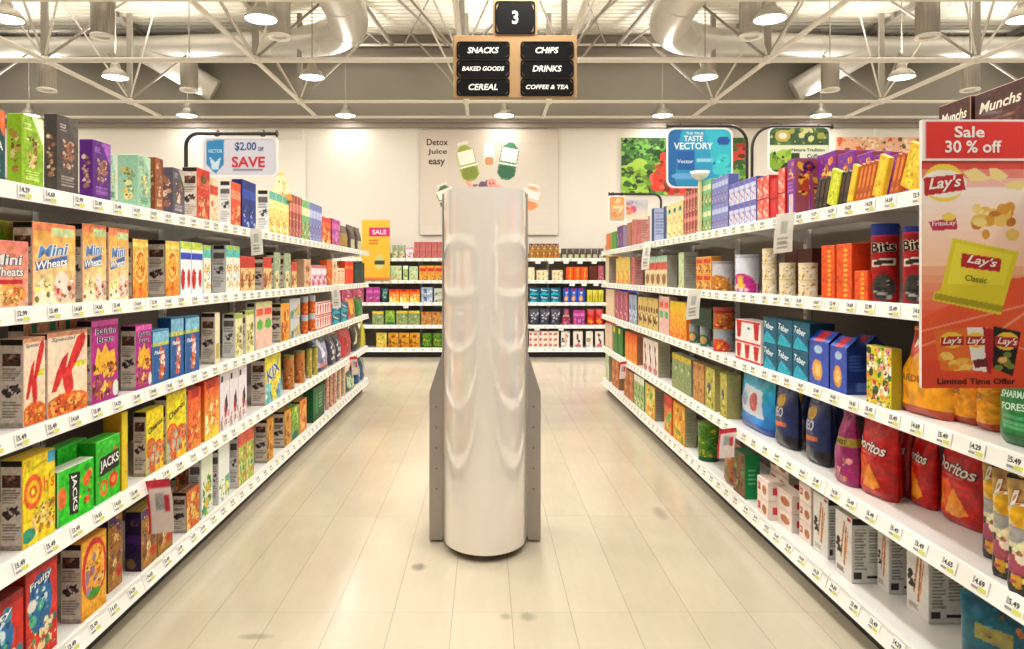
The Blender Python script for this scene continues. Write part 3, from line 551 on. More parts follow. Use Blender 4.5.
d('brbg','bag','snack_pouch','pouch','brown snack pouch behind paper flag',[('bg','a86c40'),('b',.1,.1,.9,.9,10,.12,['c88c58','5c8038','8a4c2c'],4)])
d('grtb','tub','salad_tub','tub','green leafy tub',[('bg','5c9030'),('b',0,0,1,.9,30,.07,['88b838','386c20','d8b040','287048','b8cc50'],4),('r',0,0,1,.12,'246040')],None,'6c8c38')
d('ogs','box','cereal_box','box','orange yellow carton with grey green side',[('bg','e8a838'),('b',.1,.1,.9,.9,10,.14,['d86c28','f0d058','88a838'],4)],[('bg','a8ac94'),('l',.1,.1,.9,.9,10,'989c84')],'c88830')
d('rgb','box','cereal_box','box','red topped green and orange carton',[('bg','e08038'),('r',0,.7,1,1,'d04038'),('b',.1,.1,.9,.6,10,.16,['38a048','70c050','f0b048'],4)],None,'c04038')
d('ygb','box','cereal_box','box','yellow green carton with taupe side',[('bg','d8c858'),('b',.1,.1,.9,.9,10,.16,['58a848','f0e090','e89040'],4)],[('bg','a89c8c'),('l',.1,.1,.9,.9,10,'988c7c')],'a8784c')
d('gws','box','cereal_box','box','green and white striped slim box',[('bg','a8c078'),('r',0,.8,1,1,'f0f0e4'),('b',.2,.1,.8,.7,8,.2,['d8e070','5c9048','e8f0d0'],4)],[('bg','70946c')],'b8c8a8')
d('obr','box','cereal_box','box','rusty orange slim box',[('bg','c88048'),('b',.1,.1,.9,.9,8,.16,['e0a868','b05c34'],4)],[('bg','a88060')],'98683c')
d('tybag','bag','chip_bag','bag','teal chip bag with amber chips',[('bg','1c6c80'),('p',[(.05,.1),(.3,.05),(.35,.3),(.1,.35)],'e0a040'),('p',[(.2,.6),(.7,.55),(.7,.7),(.2,.74)],'a8a060'),('b',.3,.1,.9,.9,9,.1,['b8c888','2888a8','d88a38'],4)])
d('ytbag','bag','chip_bag','bag','yellow chip bag with teal foot',[('bg','b8a830'),('b',.1,.1,.9,.9,12,.12,['d8cc38','8a7c48','c8b840'],4),('r',0,0,1,.12,'1c6c80')])
# ------------------------------------------------------------------ placing the goods
SZ = [1.79, 1.39, .99, .585, .175]                    # board heights, top to bottom
XF = 1.5                                              # shelf lips stand 1.5 m either side of the aisle centre
_mc = {}
def product_mesh(key, w, h, dd, dist, seed=0):
    kind, nm, cat, look, ops, side, top = D[key]
    w, h, dd = round(w, 3), round(h, 3), round(dd, 3)
    res = min(330, 1.15*F/dist); letters = (F/dist)*w > 9
    k = (key, w, h, dd, int(res/12))
    if k in _mc: return _mc[k]
    if kind in ('box', 'slab', 'round_box'): me = box_mesh(w, h, dd, ops, side, top, res, letters)
    elif kind == 'gable': me = gable_mesh(w, h, dd, ops, side, top, res, letters)
    elif kind in ('tub', 'roll'): me = tub_mesh(w, h, dd, ops, res, top if top else None, letters)
    elif kind == 'bag': me = bag_mesh(w, h, dd, ops, res, 'pouch', letters)
    else: me = bag_mesh(w, h, dd, ops, res, 'bottle', letters)
    _mc[k] = me; return me

ORD = ['nearest', 'second nearest', 'third nearest', 'fourth nearest', 'fifth nearest', 'sixth nearest', 'seventh nearest', 'eighth nearest', 'ninth nearest', 'tenth nearest', 'eleventh nearest', 'twelfth nearest']
NUM = ['zero', 'one', 'two', 'three', 'four', 'five', 'six', 'seven', 'eight', 'nine', 'ten', 'eleven', 'twelve']
SHN = ['top', 'second', 'third', 'fourth', 'bottom']
placed = []                                            # (object, look, where, tier, order key)
def place(key, me, loc, rot, where, tier, order, extra=''):
    kind, nm, cat, look = D[key][:4]
    o = link(nm, me, None, loc, rot)
    o['category'] = cat
    placed.append((o, look, where, tier, order, extra)); return o

def side_shelf(sg, si, items):
    """sg -1 left run, +1 right run; items (key, x near, x far, y top or ('h', metres), options) read off the photograph"""
    where = ('left' if sg < 0 else 'right') + ' aisle ' + SHN[si] + ' shelf'
    Z = SZ[si]
    for it in items:
        key, xn, xe, yt = it[:4]; op = it[4] if len(it) > 4 else {}
        rec = op.get('rec', .03); dd = op.get('d', .07); n = op.get('n', 1); t = op.get('t', 1); rot = op.get('rot', 0)
        P = XF + rec; kind = D[key][0]
        yn = F*P/abs(xn-CX); ye = F*P/abs(xe-CX)
        yn = max(yn, op.get('ymin', 1.95)); ye = min(ye, 8.97)
        w = (ye-yn)/n
        H = yt[1] if isinstance(yt, tuple) else 1.5 + (CY-yt)*yn/F - Z
        cap = [9, .335, .335, .345, .35][si]
        H = min(H, cap) if rec < .2 else H
        h = H/t; ww = w*.965
        if 'at' in op: ww = op['at'][2]
        if kind in ('tub', 'roll'): dd = ww
        if kind in ('bag', 'bottlebag'): dd = op.get('d', min(.13, ww*.5))
        if kind in ('tub', 'roll'): rot = rot or sg*32
        zb = op.get('z', 0) + (ww/2*math.sin(R(abs(op['lean']))) if op.get('lean') else 0)
        me = product_mesh(key, ww, h-.002 if t > 1 else h, dd, max(yn, 1.9))
        if kind in ('tub', 'roll'):                      # round things: their silhouette, not their depth, fills the span
            wp = abs(xn-xe)/n; r = .05
            for _ in range(6):
                X = XF+rec+r; c = abs((xn+xe)/2-CX); Yc = F*X/c; r = wp*Yc/F*math.cos(math.atan2(X, Yc))/2*.97
            ww = dd = 2*r; me = product_mesh(key, ww, h-.002 if t > 1 else h, dd, Yc)
        for i in range(n):
            y = yn + w*(i+.5)
            if kind in ('tub', 'roll'): y = F*X/abs(xn + (xe-xn)*(i+.5)/n - CX)
            if 'at' in op: y = op['at'][1]
            for j in range(t):
                jr = random.uniform(-1.5, 1.5) if kind in ('box',) and n*t < 3 and ww > .1 and dd < .09 else 0
                o = place(key, me, (sg*(op['at'][0] if 'at' in op else P + dd/2), y, Z + zb + j*h + .0005), (R(op.get('lean', 0)), 0, R((-90 if sg > 0 else 90) + rot + jr)), where, (j, t), y, op.get('ex', ''))
                if op.get('lean'): o.rotation_euler = (0, 0, R(-90 if sg > 0 else 90)); o.rotation_euler.rotate_axis('Y', R(op['lean']))

W = dict
side_shelf(-1, 0, [
 ('gteal',-24,6,101,W(d=.05)), ('ggreen',22,44,113,W(d=.052)), ('gchar',57,79,113,W(d=.05)), ('gpurp',93,111,139,W(d=.055)),
 ('gmint',109.5,116,154,W(d=.05,ex='half hidden')), ('gmint',138,151,154,W(d=.092)), ('gbrown',155.5,163.5,157,W(d=.045)), ('gslate',173,185,167,W(d=.07)),
 ('redor',197,210,167,W(d=.08)), ('redcream',210,218,176), ('orwhite',231,241,181,W(d=.075)), ('navy',242.5,256,179,W(n=2,d=.07)),
 ('yelteal',269,289,190,W(n=3,d=.09)), ('maroon',289,302,193,W(n=4)), ('greenst',302,310,199,W(n=2)), ('lilac',310,322,202,W(n=4)),
 ('redfig',322,331,216,W(n=1)), ('magfig',331.5,340.5,218), ('bgold',341,350,224,W(n=1,d=.1)), ('bchoc',350,363,224,W(n=2,d=.1))])
side_shelf(-1, 1, [
 ('mwp',-14,29,239,W(d=.06)), ('mw',32.5,76,221,W(d=.07)), ('mw',82,107,223,W(d=.07)), ('mw',108,129.5,227,W(d=.07)),
 ('ringy',132,148.5,238,W(d=.07)), ('ringy',165,179.5,240,W(d=.085)), ('strw',180,202.5,241,W(n=2)), ('pastel',203,211.5,245),
 ('pastel',226,240,245,W(d=.085,n=2)), ('redtop',240.5,255,256,W(n=2)), ('redtop',263,272,257,W(d=.07)), ('sage',274,280.5,252,W(d=.06)), ('sage',284,291,253,W(d=.06)),
 ('redtop',291.5,297,262), ('beige',304,311,259,W(d=.09)), ('vio',311,326.5,265,W(n=3)), ('orb',327,332,260), ('creamn',332.5,337,259), ('creamn',337.5,344.5,268,W(n=2)),
 ('orangered',345,353.5,261,W(n=2)), ('darkgreen',354.5,364.5,262,W(n=2))])
side_shelf(-1, 2, [
 ('sk',23,46,339,W(d=.08)), ('sk',47,88,334,W(d=.07)), ('skb',24,88,('h',.335),W(rec=.13,n=2,d=.06)), ('rb',91,119,321,W(d=.06)), ('rb',136,152,326,W(d=.07)),
 ('tiger',152.5,169.5,331,W(d=.07)), ('tiger',171,184,318), ('tiger',185,200,317,W(d=.06)), ('creamfl',215,220,313,W(d=.08)), 
 ('olive',235,243,314,W(d=.08)), ('olive',246,254,311,W(d=.05)), ('pinkgr',255.5,272,303,W(n=2)), ('orstr',281,289.5,304,W(d=.08)),
 ('greyw',290,300,299,W(t=2,n=1)), ('canor',300.5,315.5,297,W(t=2,n=2)), ('rwst',316.5,331.5,303,W(t=2,n=2)), ('teal',332,348.5,305,W(t=2,n=2)), ('borg',349,357,300,W(n=1,d=.09)), ('bgreen',357.5,364.5,298,W(n=1,d=.09))])
side_shelf(-1, 3, [
 ('ohs',22,56,461,W(d=.075)), ('jackr',58,94,473,W(d=.06,ex='lying on edge in front')), ('jack',57,88,('h',.255),W(rec=.11,d=.06,ex='behind the sideways box')), ('jack',95.5,121,('h',.25),W(rec=.035,d=.07)),
 ('yelor',122,128,413,W(d=.08)), ('cheer',146,164,412,W(d=.06)), ('cheer',166,187,('h',.335),W(d=.06)), ('redhead',188,201,('h',.315),W(d=.06)), ('orglow',204,219.5,('h',.33),W(d=.06)),
 ('whfig',220,247,374,W(n=3)), ('kix',265,281,358,W(d=.1)), ('tubbr',283,305,('h',.27),W(n=2)), ('tubol',306,318,('h',.26),W(n=2)),
 ('bwn',318.5,331,341,W(n=1)), ('bgr',331.5,343,('h',.29),W(n=2)), ('bred',343.5,354,('h',.31)), ('bblk',354.5,363,('h',.31)), ('byel',363.5,367.5,('h',.3))])
side_shelf(-1, 4, [
 ('froot',-40,25,('h',.29),W(d=.07)), ('froot',25,58,557,W(d=.07)), ('redyel',81,107,545,W(d=.08)), ('purcar',108,123,('h',.32),W(rec=.06,d=.07)), ('purcar',141,173,512,W(n=2,d=.075)),
 ('redsm',186,199.5,493,W(d=.075,ex='front row')), ('redsm',176,199,('h',.31),W(rec=.16,n=2,d=.06,ex='back row')), ('garden',201,213,457,W(d=.07)), ('aqua',218,230,('h',.33),W(d=.05)), ('leafy',238,254,('h',.33),W(n=2,d=.06)),
 ('gold',267,273.5,420,W(d=.09)), ('gold',284.5,291,412,W(d=.09)), ('greeno',291.5,299,409), ('orgn',299.5,307,402,W(n=1)), ('forest',313,324.5,('h',.3),W(n=1,d=.09)),
 ('pinkst',325,336.5,('h',.33),W(n=3,t=3)), ('creamr',337,345.5,('h',.33),W(n=2,t=2)), ('bteal',347,357,('h',.2),W(n=1,d=.12)), ('bblue',357.5,367,('h',.3),W(n=2))])
# right run (x near is the larger)
side_shelf(1, 0, [
 ('mun',1030,973,('h',.27),W(d=.07,n=1)), ('mun',971,938,('h',.275),W(d=.07,n=1)),
 ('purb',907,892,('h',.185),W(rec=.13,d=.09)),('purb',891,874,('h',.205),W(rec=.13,d=.09)),('purb',873,856,('h',.23),W(rec=.13,d=.09)),('purb',855,837,('h',.26),W(rec=.13,d=.09)),('purb',836,817,('h',.29),W(rec=.13,d=.09)),
 ('syel',916,899,('h',.165),W(lean=24,d=.02,n=1,rec=.035)), ('sorange',897,888,('h',.165),W(lean=22,n=2,d=.03,rec=.04)), ('syel',881,871,('h',.165),W(lean=22,d=.02,rec=.035)), ('sorange',870,854,('h',.165),W(lean=20,n=4,d=.03,rec=.04)),
 ('syel',852,846,('h',.165),W(lean=20,d=.02,rec=.035)), ('sblack',846,837,('h',.15),W(lean=18,n=2,d=.03,rec=.04)), ('slime',836,826,('h',.16),W(lean=20,d=.02,rec=.035)), ('sblack',826,813,('h',.15),W(lean=18,n=3,d=.03,rec=.04)),
 ('purw',795,787,158,W(d=.12)), ('purw',811,805,('h',.2),W(rec=.1,d=.1,ex='set back')),
 ('patred',785,778,('h',.26),W(t=2,d=.09)), ('redpl',778,770,('h',.22),W(t=2,d=.07)), ('patred',769,757,('h',.25),W(n=2,t=2,d=.09)), ('patbl',756,729,('h',.27),W(n=5,t=2)),
 ('lilac',728,712,173,W(n=5,t=2)), ('greenst',711,700,178,W(n=3,t=2)), ('maroon',699,684,187,W(n=5,t=2)), ('yelcr',683,667,200,W(n=3)), ('navl',654,651.5,208,W(d=.12)), ('navl',665.5,663.5,206,W(d=.05)),
 ('pinkm',641,632,216,W(n=2,d=.09)), ('brn',631,627,222), ('purs',623,617,225,W(n=2)), ('grs',616,611,231,W(n=2)), ('ors',610,606,233)])
side_shelf(1, 1, [
 ('bit',929,902,224,W(rec=.04,rot=52)), ('bit',900,870,('h',.31),W(rec=.04,rot=52)), ('bit',958,931,('h',.31),W(rec=.04,rot=52,ex='behind the poster')),
 ('ortl',868,854,('h',.125),W(d=.09)), ('ort',869,853,('h',.25),W(rec=.14,d=.08,ex='behind the short one')), ('ort',852,836,243,W(d=.1)), ('ort',835,821,('h',.24),W(d=.1)),
 ('round',818,798,262,W(t=2)), ('round',796,779,262,W(t=2)), ('round',777,762,247,W(t=3)), ('brbk',812,784,('h',.25),W(rec=.24,n=2,d=.06)),
 ('tmag',760,735,('h',.23),W(n=1)), ('tgold',734,712,260), ('orred',711,696,256,W(n=2,t=2)), ('cgreen',684,678.5,252,W(d=.11)), ('mintred',667,645,255,W(n=4,d=.09)),
 ('pinkm',635,631.5,257,W(d=.08)), ('yelbt',630,616,257,W(n=3)), ('greys',609,605.5,256,W(d=.12))])
side_shelf(1, 2, [
 ('gbag',1050,990,('h',.31),W(d=.1,rec=.07,rot=6)), ('abag',938,893,('h',.315),W(d=.11,rec=.06,rot=3)), ('abag',970,944,('h',.27),W(d=.12,rec=.12,ex='below the poster')), ('abag',990,970,('h',.27),W(d=.12,rec=.12,ex='below the poster')),
 ('fruit',892,866,('h',.23),W(d=.04)), ('bluef',847,830,('h',.24),W(d=.10)), ('bluef',866,850,('h',.24),W(d=.09,rec=.16,ex='set back')), ('bluef',829,808,('h',.25),W(n=1,d=.1)),
 ('teal',810,763,('h',.28),W(n=3,t=2,d=.12)), ('rwst',761,735,('h',.12),W(n=1,d=.1)), ('rwtop',761,735,('h',.12),W(n=1,d=.1,z=.121)),
 ('tubo',734,713,('h',.145)), ('tubb',734,713,('h',.145),W(z=.146,ex='stacked')), ('tubt',711,689,('h',.14),W(n=2)), ('dkgr',711,691,('h',.13),W(z=.142)),
 ('yelort',686,670,303,W(n=3)), ('pkgn',669,659,297,W(n=2)), ('brgd',658,638,('h',.29),W(n=4)), ('bluw',637,629,('h',.3),W(n=2)), ('mrn',628,615,('h',.32),W(n=3)), ('crm',614,606,('h',.33),W(n=2))])
side_shelf(1, 3, [
 ('lays',1040,1020,('h',.34),W(d=.06,rot=40,at=(1.575,1.95,.2))), ('lays',1030,1003,('h',.34),W(d=.06,rot=40,at=(1.61,2.06,.2))), ('lays',1014,988,('h',.34),W(d=.06,rot=40,at=(1.68,2.20,.2))),
 ('dor',974,932,('h',.325),W(d=.12,rec=.21,rot=6,ex='set back')), ('dor',926,905,('h',.31),W(d=.09,rec=.2,ex='half hidden')), ('dor',883,854,('h',.325),W(d=.11,rot=6,rec=.085)), ('dor',904,889,('h',.31),W(d=.08,rec=.21,ex='half hidden')),
 ('mbag',848,829,('h',.31),W(d=.1,rec=.05)), ('nbag',820,800,('h',.335),W(d=.11,rec=.08)), ('nbag',834,815,('h',.32),W(d=.08,rec=.22,ex='in the back row')), ('nbag',789,770,('h',.335),W(d=.1,rec=.07)), ('nbag',806,789,('h',.32),W(d=.08,rec=.22,ex='in the back row')),
 ('cbag',767,735,('h',.335),W(d=.11,rec=.07)), ('olb',727,720,('h',.28),W(d=.09)), ('olb',715,705,('h',.28),W(n=1,d=.09)), ('brnb',704,693,('h',.28),W(n=2)), ('grnb',691,672,('h',.28),W(n=3)),
 ('figs',658,643,('h',.31),W(n=3,d=.11)), ('orf',637,625,('h',.3),W(n=3,d=.09)), ('grf',623,613,('h',.3),W(n=2)), ('crm',612,605,('h',.3),W(n=2))])
side_shelf(1, 4, [
 ('ytbag',1060,1008,('h',.27),W(d=.11,rec=.17,rot=50,ymin=1.9)), ('tybag',1008,960,('h',.31),W(d=.10,rec=.06,rot=50,ymin=1.9)),
 ('crisp',929,906,('h',.28),W(d=.14,rec=.18,ex='set back')), ('crisp',889,877,('h',.28),W(d=.13,rec=.17,ex='set well back')), ('crisp',852,835,('h',.28),W(d=.135,rec=.07)), ('crisp',828,813,('h',.28),W(d=.08,rec=.09)),
 ('wasa',811,799,('h',.285),W(t=3,d=.1,rec=.09)), ('wasa',792,771,('h',.19),W(t=2,d=.08,rec=.07)), ('wasa',789,770,('h',.285),W(t=3,n=1,d=.09,rec=.18,ex='in the back row')), ('wasa',768,757,('h',.21),W(t=2,d=.08,rec=.02)),
 ('grmn',745,733,('h',.26),W(d=.09)), ('brbg',733,720,('h',.26)), ('grtb',719,698,('h',.27),W(n=1)), ('ogs',685,673,('h',.30),W(d=.09)), ('rgb',672,664,('h',.31)), 
 ('ygb',655,645,('h',.30),W(n=1,d=.11)), ('gws',644,634,('h',.31),W(n=3)), ('obr',634,624,('h',.3),W(n=2)), ('obr',619,612,('h',.32),W(n=2)), ('cgreen',609,605.5,('h',.33),W(d=.12))])

# ------------------------------------------------------------------ the wall-side run at the end of the store
BY = 12.62
def back_shelf(si, items):
    where = 'far wall unit ' + SHN[si] + ' shelf'
    for it in items:
        key, x0, x1, hh = it[:4]; op = it[4] if len(it) > 4 else {}
        n = op.get('n', 1); t = op.get('t', 1); P = BY + .03; kind = D[key][0]
        X0 = (x0-CX)*P/F; X1 = (x1-CX)*P/F; w = (X1-X0)/n; h = hh/t; dd = op.get('d', .1); ww = w*.95
        if kind in ('tub', 'roll'): dd = ww
        if kind in ('bag', 'bottlebag'): dd = min(.13, ww*.6)
        me = product_mesh(key, ww, h*.995, dd, BY)
        for i in range(n):
            for j in range(t):
                place(key, me, (X0 + w*(i+.5), P + dd/2, SZ[si] + j*h + .0005), (0,0,0), where, (j, t), X0 + w*i, op.get('ex', ''))
back_shelf(0, [('creamfl',330,362,.25,W(n=3)),('yelcr',364,390,.25,W(n=2)),('sage',392,405,.24,W(n=2)),('vio',406,413,.2),('pinkm',414,443,.30,W(n=5,t=2)),('brgd',448,486,.26,W(n=4)),('brgd',490,524,.26,W(n=4,ex='central')),('purcar',529,559,.27,W(n=5)),('bchoc',561,604,.18,W(n=7)),('yelbt',606,640,.24,W(n=3))])
back_shelf(1, [('mintred',330,364,.27,W(n=3)),('cgreen',389,402,.27),('gws',403,408,.27),('cgreen',409,418,.26),('orred',419,443,.27,W(n=3)),('tgold',447,486,.24,W(n=3)),('tmag',488,524,.24,W(n=3)),('round',528,535,.24),('round',536,549,.19,W(t=2)),('round',552,564,.19,W(t=2)),('ort',566,588,.25,W(n=3)),('brbk',589,598,.27),('mrn',598,604,.27),('orb',606,640,.27,W(n=3))])
back_shelf(2, [('mrn',330,364,.27,W(n=3)),('magfig',366,380,.28,W(n=2)),('bteal',381,388,.26),('orglow',389,420,.24,W(n=3)),('bluw',421,433,.28,W(n=1,t=2)),('greyw',434,443,.26,W(t=2)),('tubo',448,486,.26,W(n=3)),('tubt',488,522,.26,W(n=3)),('teal',529,561,.27,W(n=3,t=2)),('bluef',563,585,.27,W(n=3)),('byel',587,604,.23,W(n=3)),('navy',606,640,.27,W(n=3))])
back_shelf(3, [('olive',330,362,.27,W(n=3)),('grnb',372,384,.25),('greeno',385,395,.26),('grnb',396,420,.26,W(n=2)),('brnb',421,443,.24,W(n=2)),('olb',448,486,.26,W(n=3)),('figs',488,522,.28,W(n=3)),('bgr',529,561,.29,W(n=3)),('mbag',562,571,.29),('magfig',573,585,.27),('dor',587,604,.29,W(n=2)),('bred',606,640,.28,W(n=3))])
back_shelf(4, [('gold',330,365,.28,W(n=3)),('ygb',376,387,.27),('gold',388,420,.27,W(n=3)),('grtb',421,443,.26,W(n=2)),('ogs',448,486,.27,W(n=3)),('patred',488,522,.28,W(n=3)),('wasa',529,559,.30,W(n=3,t=3)),('crisp',561,570,.30),('figs',573,583,.30),('crisp',586,593,.30),('figs',595,604,.30),('crisp',606,640,.3,W(n=3))])

# every label says which of its look-alikes it names
from collections import defaultdict
gr = defaultdict(list)
for rec in placed: gr[(rec[1], rec[2], rec[5])].append(rec)
for (look, where, ex), lst in gr.items():
    spots = sorted({round(r[4], 4) for r in lst}); far = where.startswith('far')
    for o, lk, wh, (j, t), order, _ in lst:
        i = spots.index(round(order, 4)); n = len(spots)
        s = look + ((' ' + ex) if ex else '') + ', ' + wh
        if n > 1:
            if far: s += ', ' + (ORD[i].replace(' nearest', '') if i else 'first') + ' from left'
            else: s += ', ' + (ORD[i] if i < n-1 or i == 0 else 'farthest') + ' one'
        if t > 1: s += ', ' + (['bottom', 'top'] if t == 2 else ['bottom', 'middle', 'top'])[j] + ' layer'
        o['label'] = s
        if len(lst) > 1: o['group'] = D_group(o.name, where) if False else look.split(' with ')[0] + ' run on ' + wh
# ------------------------------------------------------------------ the building
mb = MB(); mb.box(-14, -6, -.1, 14, 13.6, 0)
def floor_mat():
    m = bpy.data.materials.new('beige_vinyl_planks'); m.use_nodes = True
    nt = m.node_tree; N = nt.nodes; L = nt.links; b = N['Principled BSDF']
    g = N.new('ShaderNodeNewGeometry'); sp = N.new('ShaderNodeSeparateXYZ'); L.new(g.outputs['Position'], sp.inputs[0])
    def mth(op, a, bb=None, c=None):
        n = N.new('ShaderNodeMath'); n.operation = op
        for i, q in enumerate((a, bb, c)):
            if q is None: continue
            if isinstance(q, (int, float)): n.inputs[i].default_value = q
            else: L.new(q, n.inputs[i])
        return n.outputs[0]
    PW, PL = .262, 1.24
    ux = mth('DIVIDE', mth('ADD', sp.outputs['X'], .144+PW*60), PW)
    uy = mth('DIVIDE', mth('ADD', sp.outputs['Y'], PL*10-3.11), PL)
    ix, iy = mth('FLOOR', ux), mth('FLOOR', uy)
    fx, fy = mth('FRACT', ux), mth('FRACT', uy)
    ex = mth('MINIMUM', fx, mth('SUBTRACT', 1, fx)); ey = mth('MINIMUM', fy, mth('SUBTRACT', 1, fy))
    jx = mth('LESS_THAN', ex, .0075); jy = mth('MULTIPLY', mth('LESS_THAN', ey, .0016), .6)
    joint = mth('MAXIMUM', jx, jy)
    cb = N.new('ShaderNodeCombineXYZ'); L.new(ix, cb.inputs[0]); L.new(iy, cb.inputs[1])
    wn = N.new('ShaderNodeTexWhiteNoise'); L.new(cb.outputs[0], wn.inputs['Vector'])
    n1 = N.new('ShaderNodeTexNoise'); n1.inputs['Scale'].default_value = 1.3; n1.inputs['Detail'].default_value = 6
    L.new(g.outputs['Position'], n1.inputs['Vector'])
    mp = N.new('ShaderNodeMapping'); mp.inputs['Scale'].default_value = (14, 2.2, 1); L.new(g.outputs['Position'], mp.inputs[0])
    n2 = N.new('ShaderNodeTexNoise'); n2.inputs['Scale'].default_value = 2; n2.inputs['Detail'].default_value = 5; L.new(mp.outputs[0], n2.inputs['Vector'])
    v = mth('ADD', mth('MULTIPLY', wn.outputs['Value'], .07), mth('ADD', mth('MULTIPLY', n1.outputs['Fac'], .22), mth('MULTIPLY', n2.outputs['Fac'], .12)))
    v = mth('ADD', v, .79)
    sc = N.new('ShaderNodeVectorMath'); sc.operation = 'SCALE'; sc.inputs[0].default_value = lin('cbc1ac'); L.new(v, sc.inputs['Scale'])
    # scuffs: small worn spots with a place of their own
    last = sc.outputs[0]
    for (sx, sy, rx, ry, col) in ((-.34, 3.59, .05, .06, '6a6458'), (.19, 3.07, .045, .05, '9a9a84'), (.09, 3.07, .03, .04, 'a09c88'), (-.95, 2.9, .09, .03, '9c9484'), (1.1, 4.4, .05, .15, 'a09688')):
        dx = mth('DIVIDE', mth('SUBTRACT', sp.outputs['X'], sx), rx); dy = mth('DIVIDE', mth('SUBTRACT', sp.outputs['Y'], sy), ry)
        dd = mth('ADD', mth('ADD', mth('MULTIPLY', dx, dx), mth('MULTIPLY', dy, dy)), mth('MULTIPLY', n2.outputs['Fac'], .8))
        k = N.new('ShaderNodeMapRange'); L.new(dd, k.inputs['Value']); k.inputs['From Min'].default_value = .5; k.inputs['From Max'].default_value = 1.3
        k.inputs['To Min'].default_value = .7; k.inputs['To Max'].default_value = 0
        mxs = N.new('ShaderNodeMix'); mxs.data_type = 'RGBA'; L.new(k.outputs[0], mxs.inputs['Factor']); L.new(last, mxs.inputs['A']); mxs.inputs['B'].default_value = (*lin(col), 1)
        last = mxs.outputs['Result']
    mx = N.new('ShaderNodeMix'); mx.data_type = 'RGBA'; L.new(mth('MULTIPLY', joint, .55), mx.inputs['Factor'])
    L.new(last, mx.inputs['A']); mx.inputs['B'].default_value = (*lin('8f8574'), 1)
    L.new(mx.outputs['Result'], b.inputs['Base Color'])
    rr = N.new('ShaderNodeMapRange'); L.new(n1.outputs['Fac'], rr.inputs['Value']); rr.inputs['To Min'].default_value = .15; rr.inputs['To Max'].default_value = .32
    L.new(rr.outputs[0], b.inputs['Roughness']); b.inputs['Specular IOR Level'].default_value = .5
    b.inputs['Coat Weight'].default_value = .35; b.inputs['Coat Roughness'].default_value = .14
    return m
struct('floor', mb, floor_mat())
WY = 13.3
mb = MB(); mb.box(-14, WY, 0, 14, WY+.2, 4.38); struct('wall_back', mb, M['wall'])
mb = MB(); mb.box(-14, WY-.02, 4.38, 14, WY+.2, 5.54); struct('wall_upper', mb, M['upper'])
mb = MB(); mb.box(-14, WY-.06, 4.28, 14, WY-.001, 4.37, bev=.01); mb.box(-14, WY-.1, 4.37, 14, WY-.021, 4.43, bev=.01); struct('trim_1', mb, M['beam'])
mb = MB()
for z0, z1, dy in ((5.54, 5.62, .22), (5.62, 5.78, .12), (5.78, 5.84, .2), (5.84, 6.02, .1)): mb.box(-14, WY-dy, z0, 14, WY+.2, z1-.001, bev=.015)
struct('trim_2', mb, M['beam'])
mb = MB()                                           # pilaster seams of the wall cladding
for x in (-5.45, -3.45, 4.3, 7.4): mb.box(x-.02, WY-.012, 0, x+.02, WY-.0005, 4.27)
struct('trim_3', mb, M['white'])
mb = MB(); ZD = 6.03; p = .17; prof = []
y = -6.0
while y < 13.5:
    prof += [(y, ZD), (y+p*.55, ZD), (y+p*.62, ZD+.05), (y+p*.93, ZD+.05)]; y += p
prof += [(y, ZD), (y, ZD+.1), (-6.0, ZD+.1)]
mb.prism(prof, -14, 14); struct('ceiling', mb, M['deck'])

# purlins under the deck
for k, (x, nm) in enumerate(((-9.1,'leftmost'), (-6.35,'second from left'), (-3.9,'third from left'), (4.6,'third from right'), (7.1,'second from right'), (9.8,'rightmost'))):
    mb = MB(); mb.box(-.05, 0, 0, .05, 9.0, .03, bev=.004); mb.box(-.012, 0, .03, .012, 9.0, .12)
    for q in range(16): mb.box(-.06, .3+q*.54, .03, .06, .38+q*.54, .119, bev=.004)
    o = obj('roof_purlin', mb, M['strut'], loc=(x, 4.2, 5.9)); tag(o, 'grey lattice purlin running under the corrugated roof, ' + nm, 'beam', 'roof purlins')

# ------------------------------------------------------------------ white space frame
SF = thing('roof_space_frame', 'white tubular space frame carrying the roof above the aisles', 'space frame', (0, 0, 4.45))
NX = [-8.95, -6.06, -3.16, -.32, 1.09, 3.89, 6.76, 9.6]; NY = [9.63, 11.94]
for y, r in ((7.55, .034), (9.63, .036), (11.94, .026), (13.12, .025)):
    mb = MB()
    if y == 7.55:
        mb.tube([(-5.2, y, .03), (-1.4, y, .03)], r); mb.tube([(2.1, y, .03), (10, y, .03)], r)
    else: mb.tube([(-13.9, y, 0), (13.9, y, 0)], r)
    obj('chord_tube', mb, M['tube'], SF)
for x in NX:
    mb = MB(); mb.tube([(x, 5.2, .0), (x, 13.12, .0)], .034); obj('chord_tube', mb, M['tube'], SF)
mb = MB(); mb.tube([(-13.9, 12.95, 1.3), (13.9, 12.95, 1.3)], .022); obj('top_chord', mb, M['tube'], SF)
for x in NX:
    for y in NY:
        s = Vector((x, y, .02))
        mb = MB(); mb.lathe([(0, -.05), (.05, -.04), (.06, 0), (.05, .05), (0, .06)], 12, c=(x, y, 0)); obj('node', mb, M['tube'], SF)
        mb = MB(); mb.box(x-.04, y-.035, .03, x+.04, y+.035, 1.5, bev=.006); obj('post', mb, M['strut'], SF)
        for dx, dy in ((-1, .9), (1, .9), (-.75, -.6), (.75, -.6)):
            mb = MB(); mb.tube([s, (x+dx*1.05, min(y+dy*1.1, 13), 1.5)], .015 if dy < 0 else .02, 8); obj('web_strut', mb, M['tube'] if dy < 0 else M['strut'], SF)
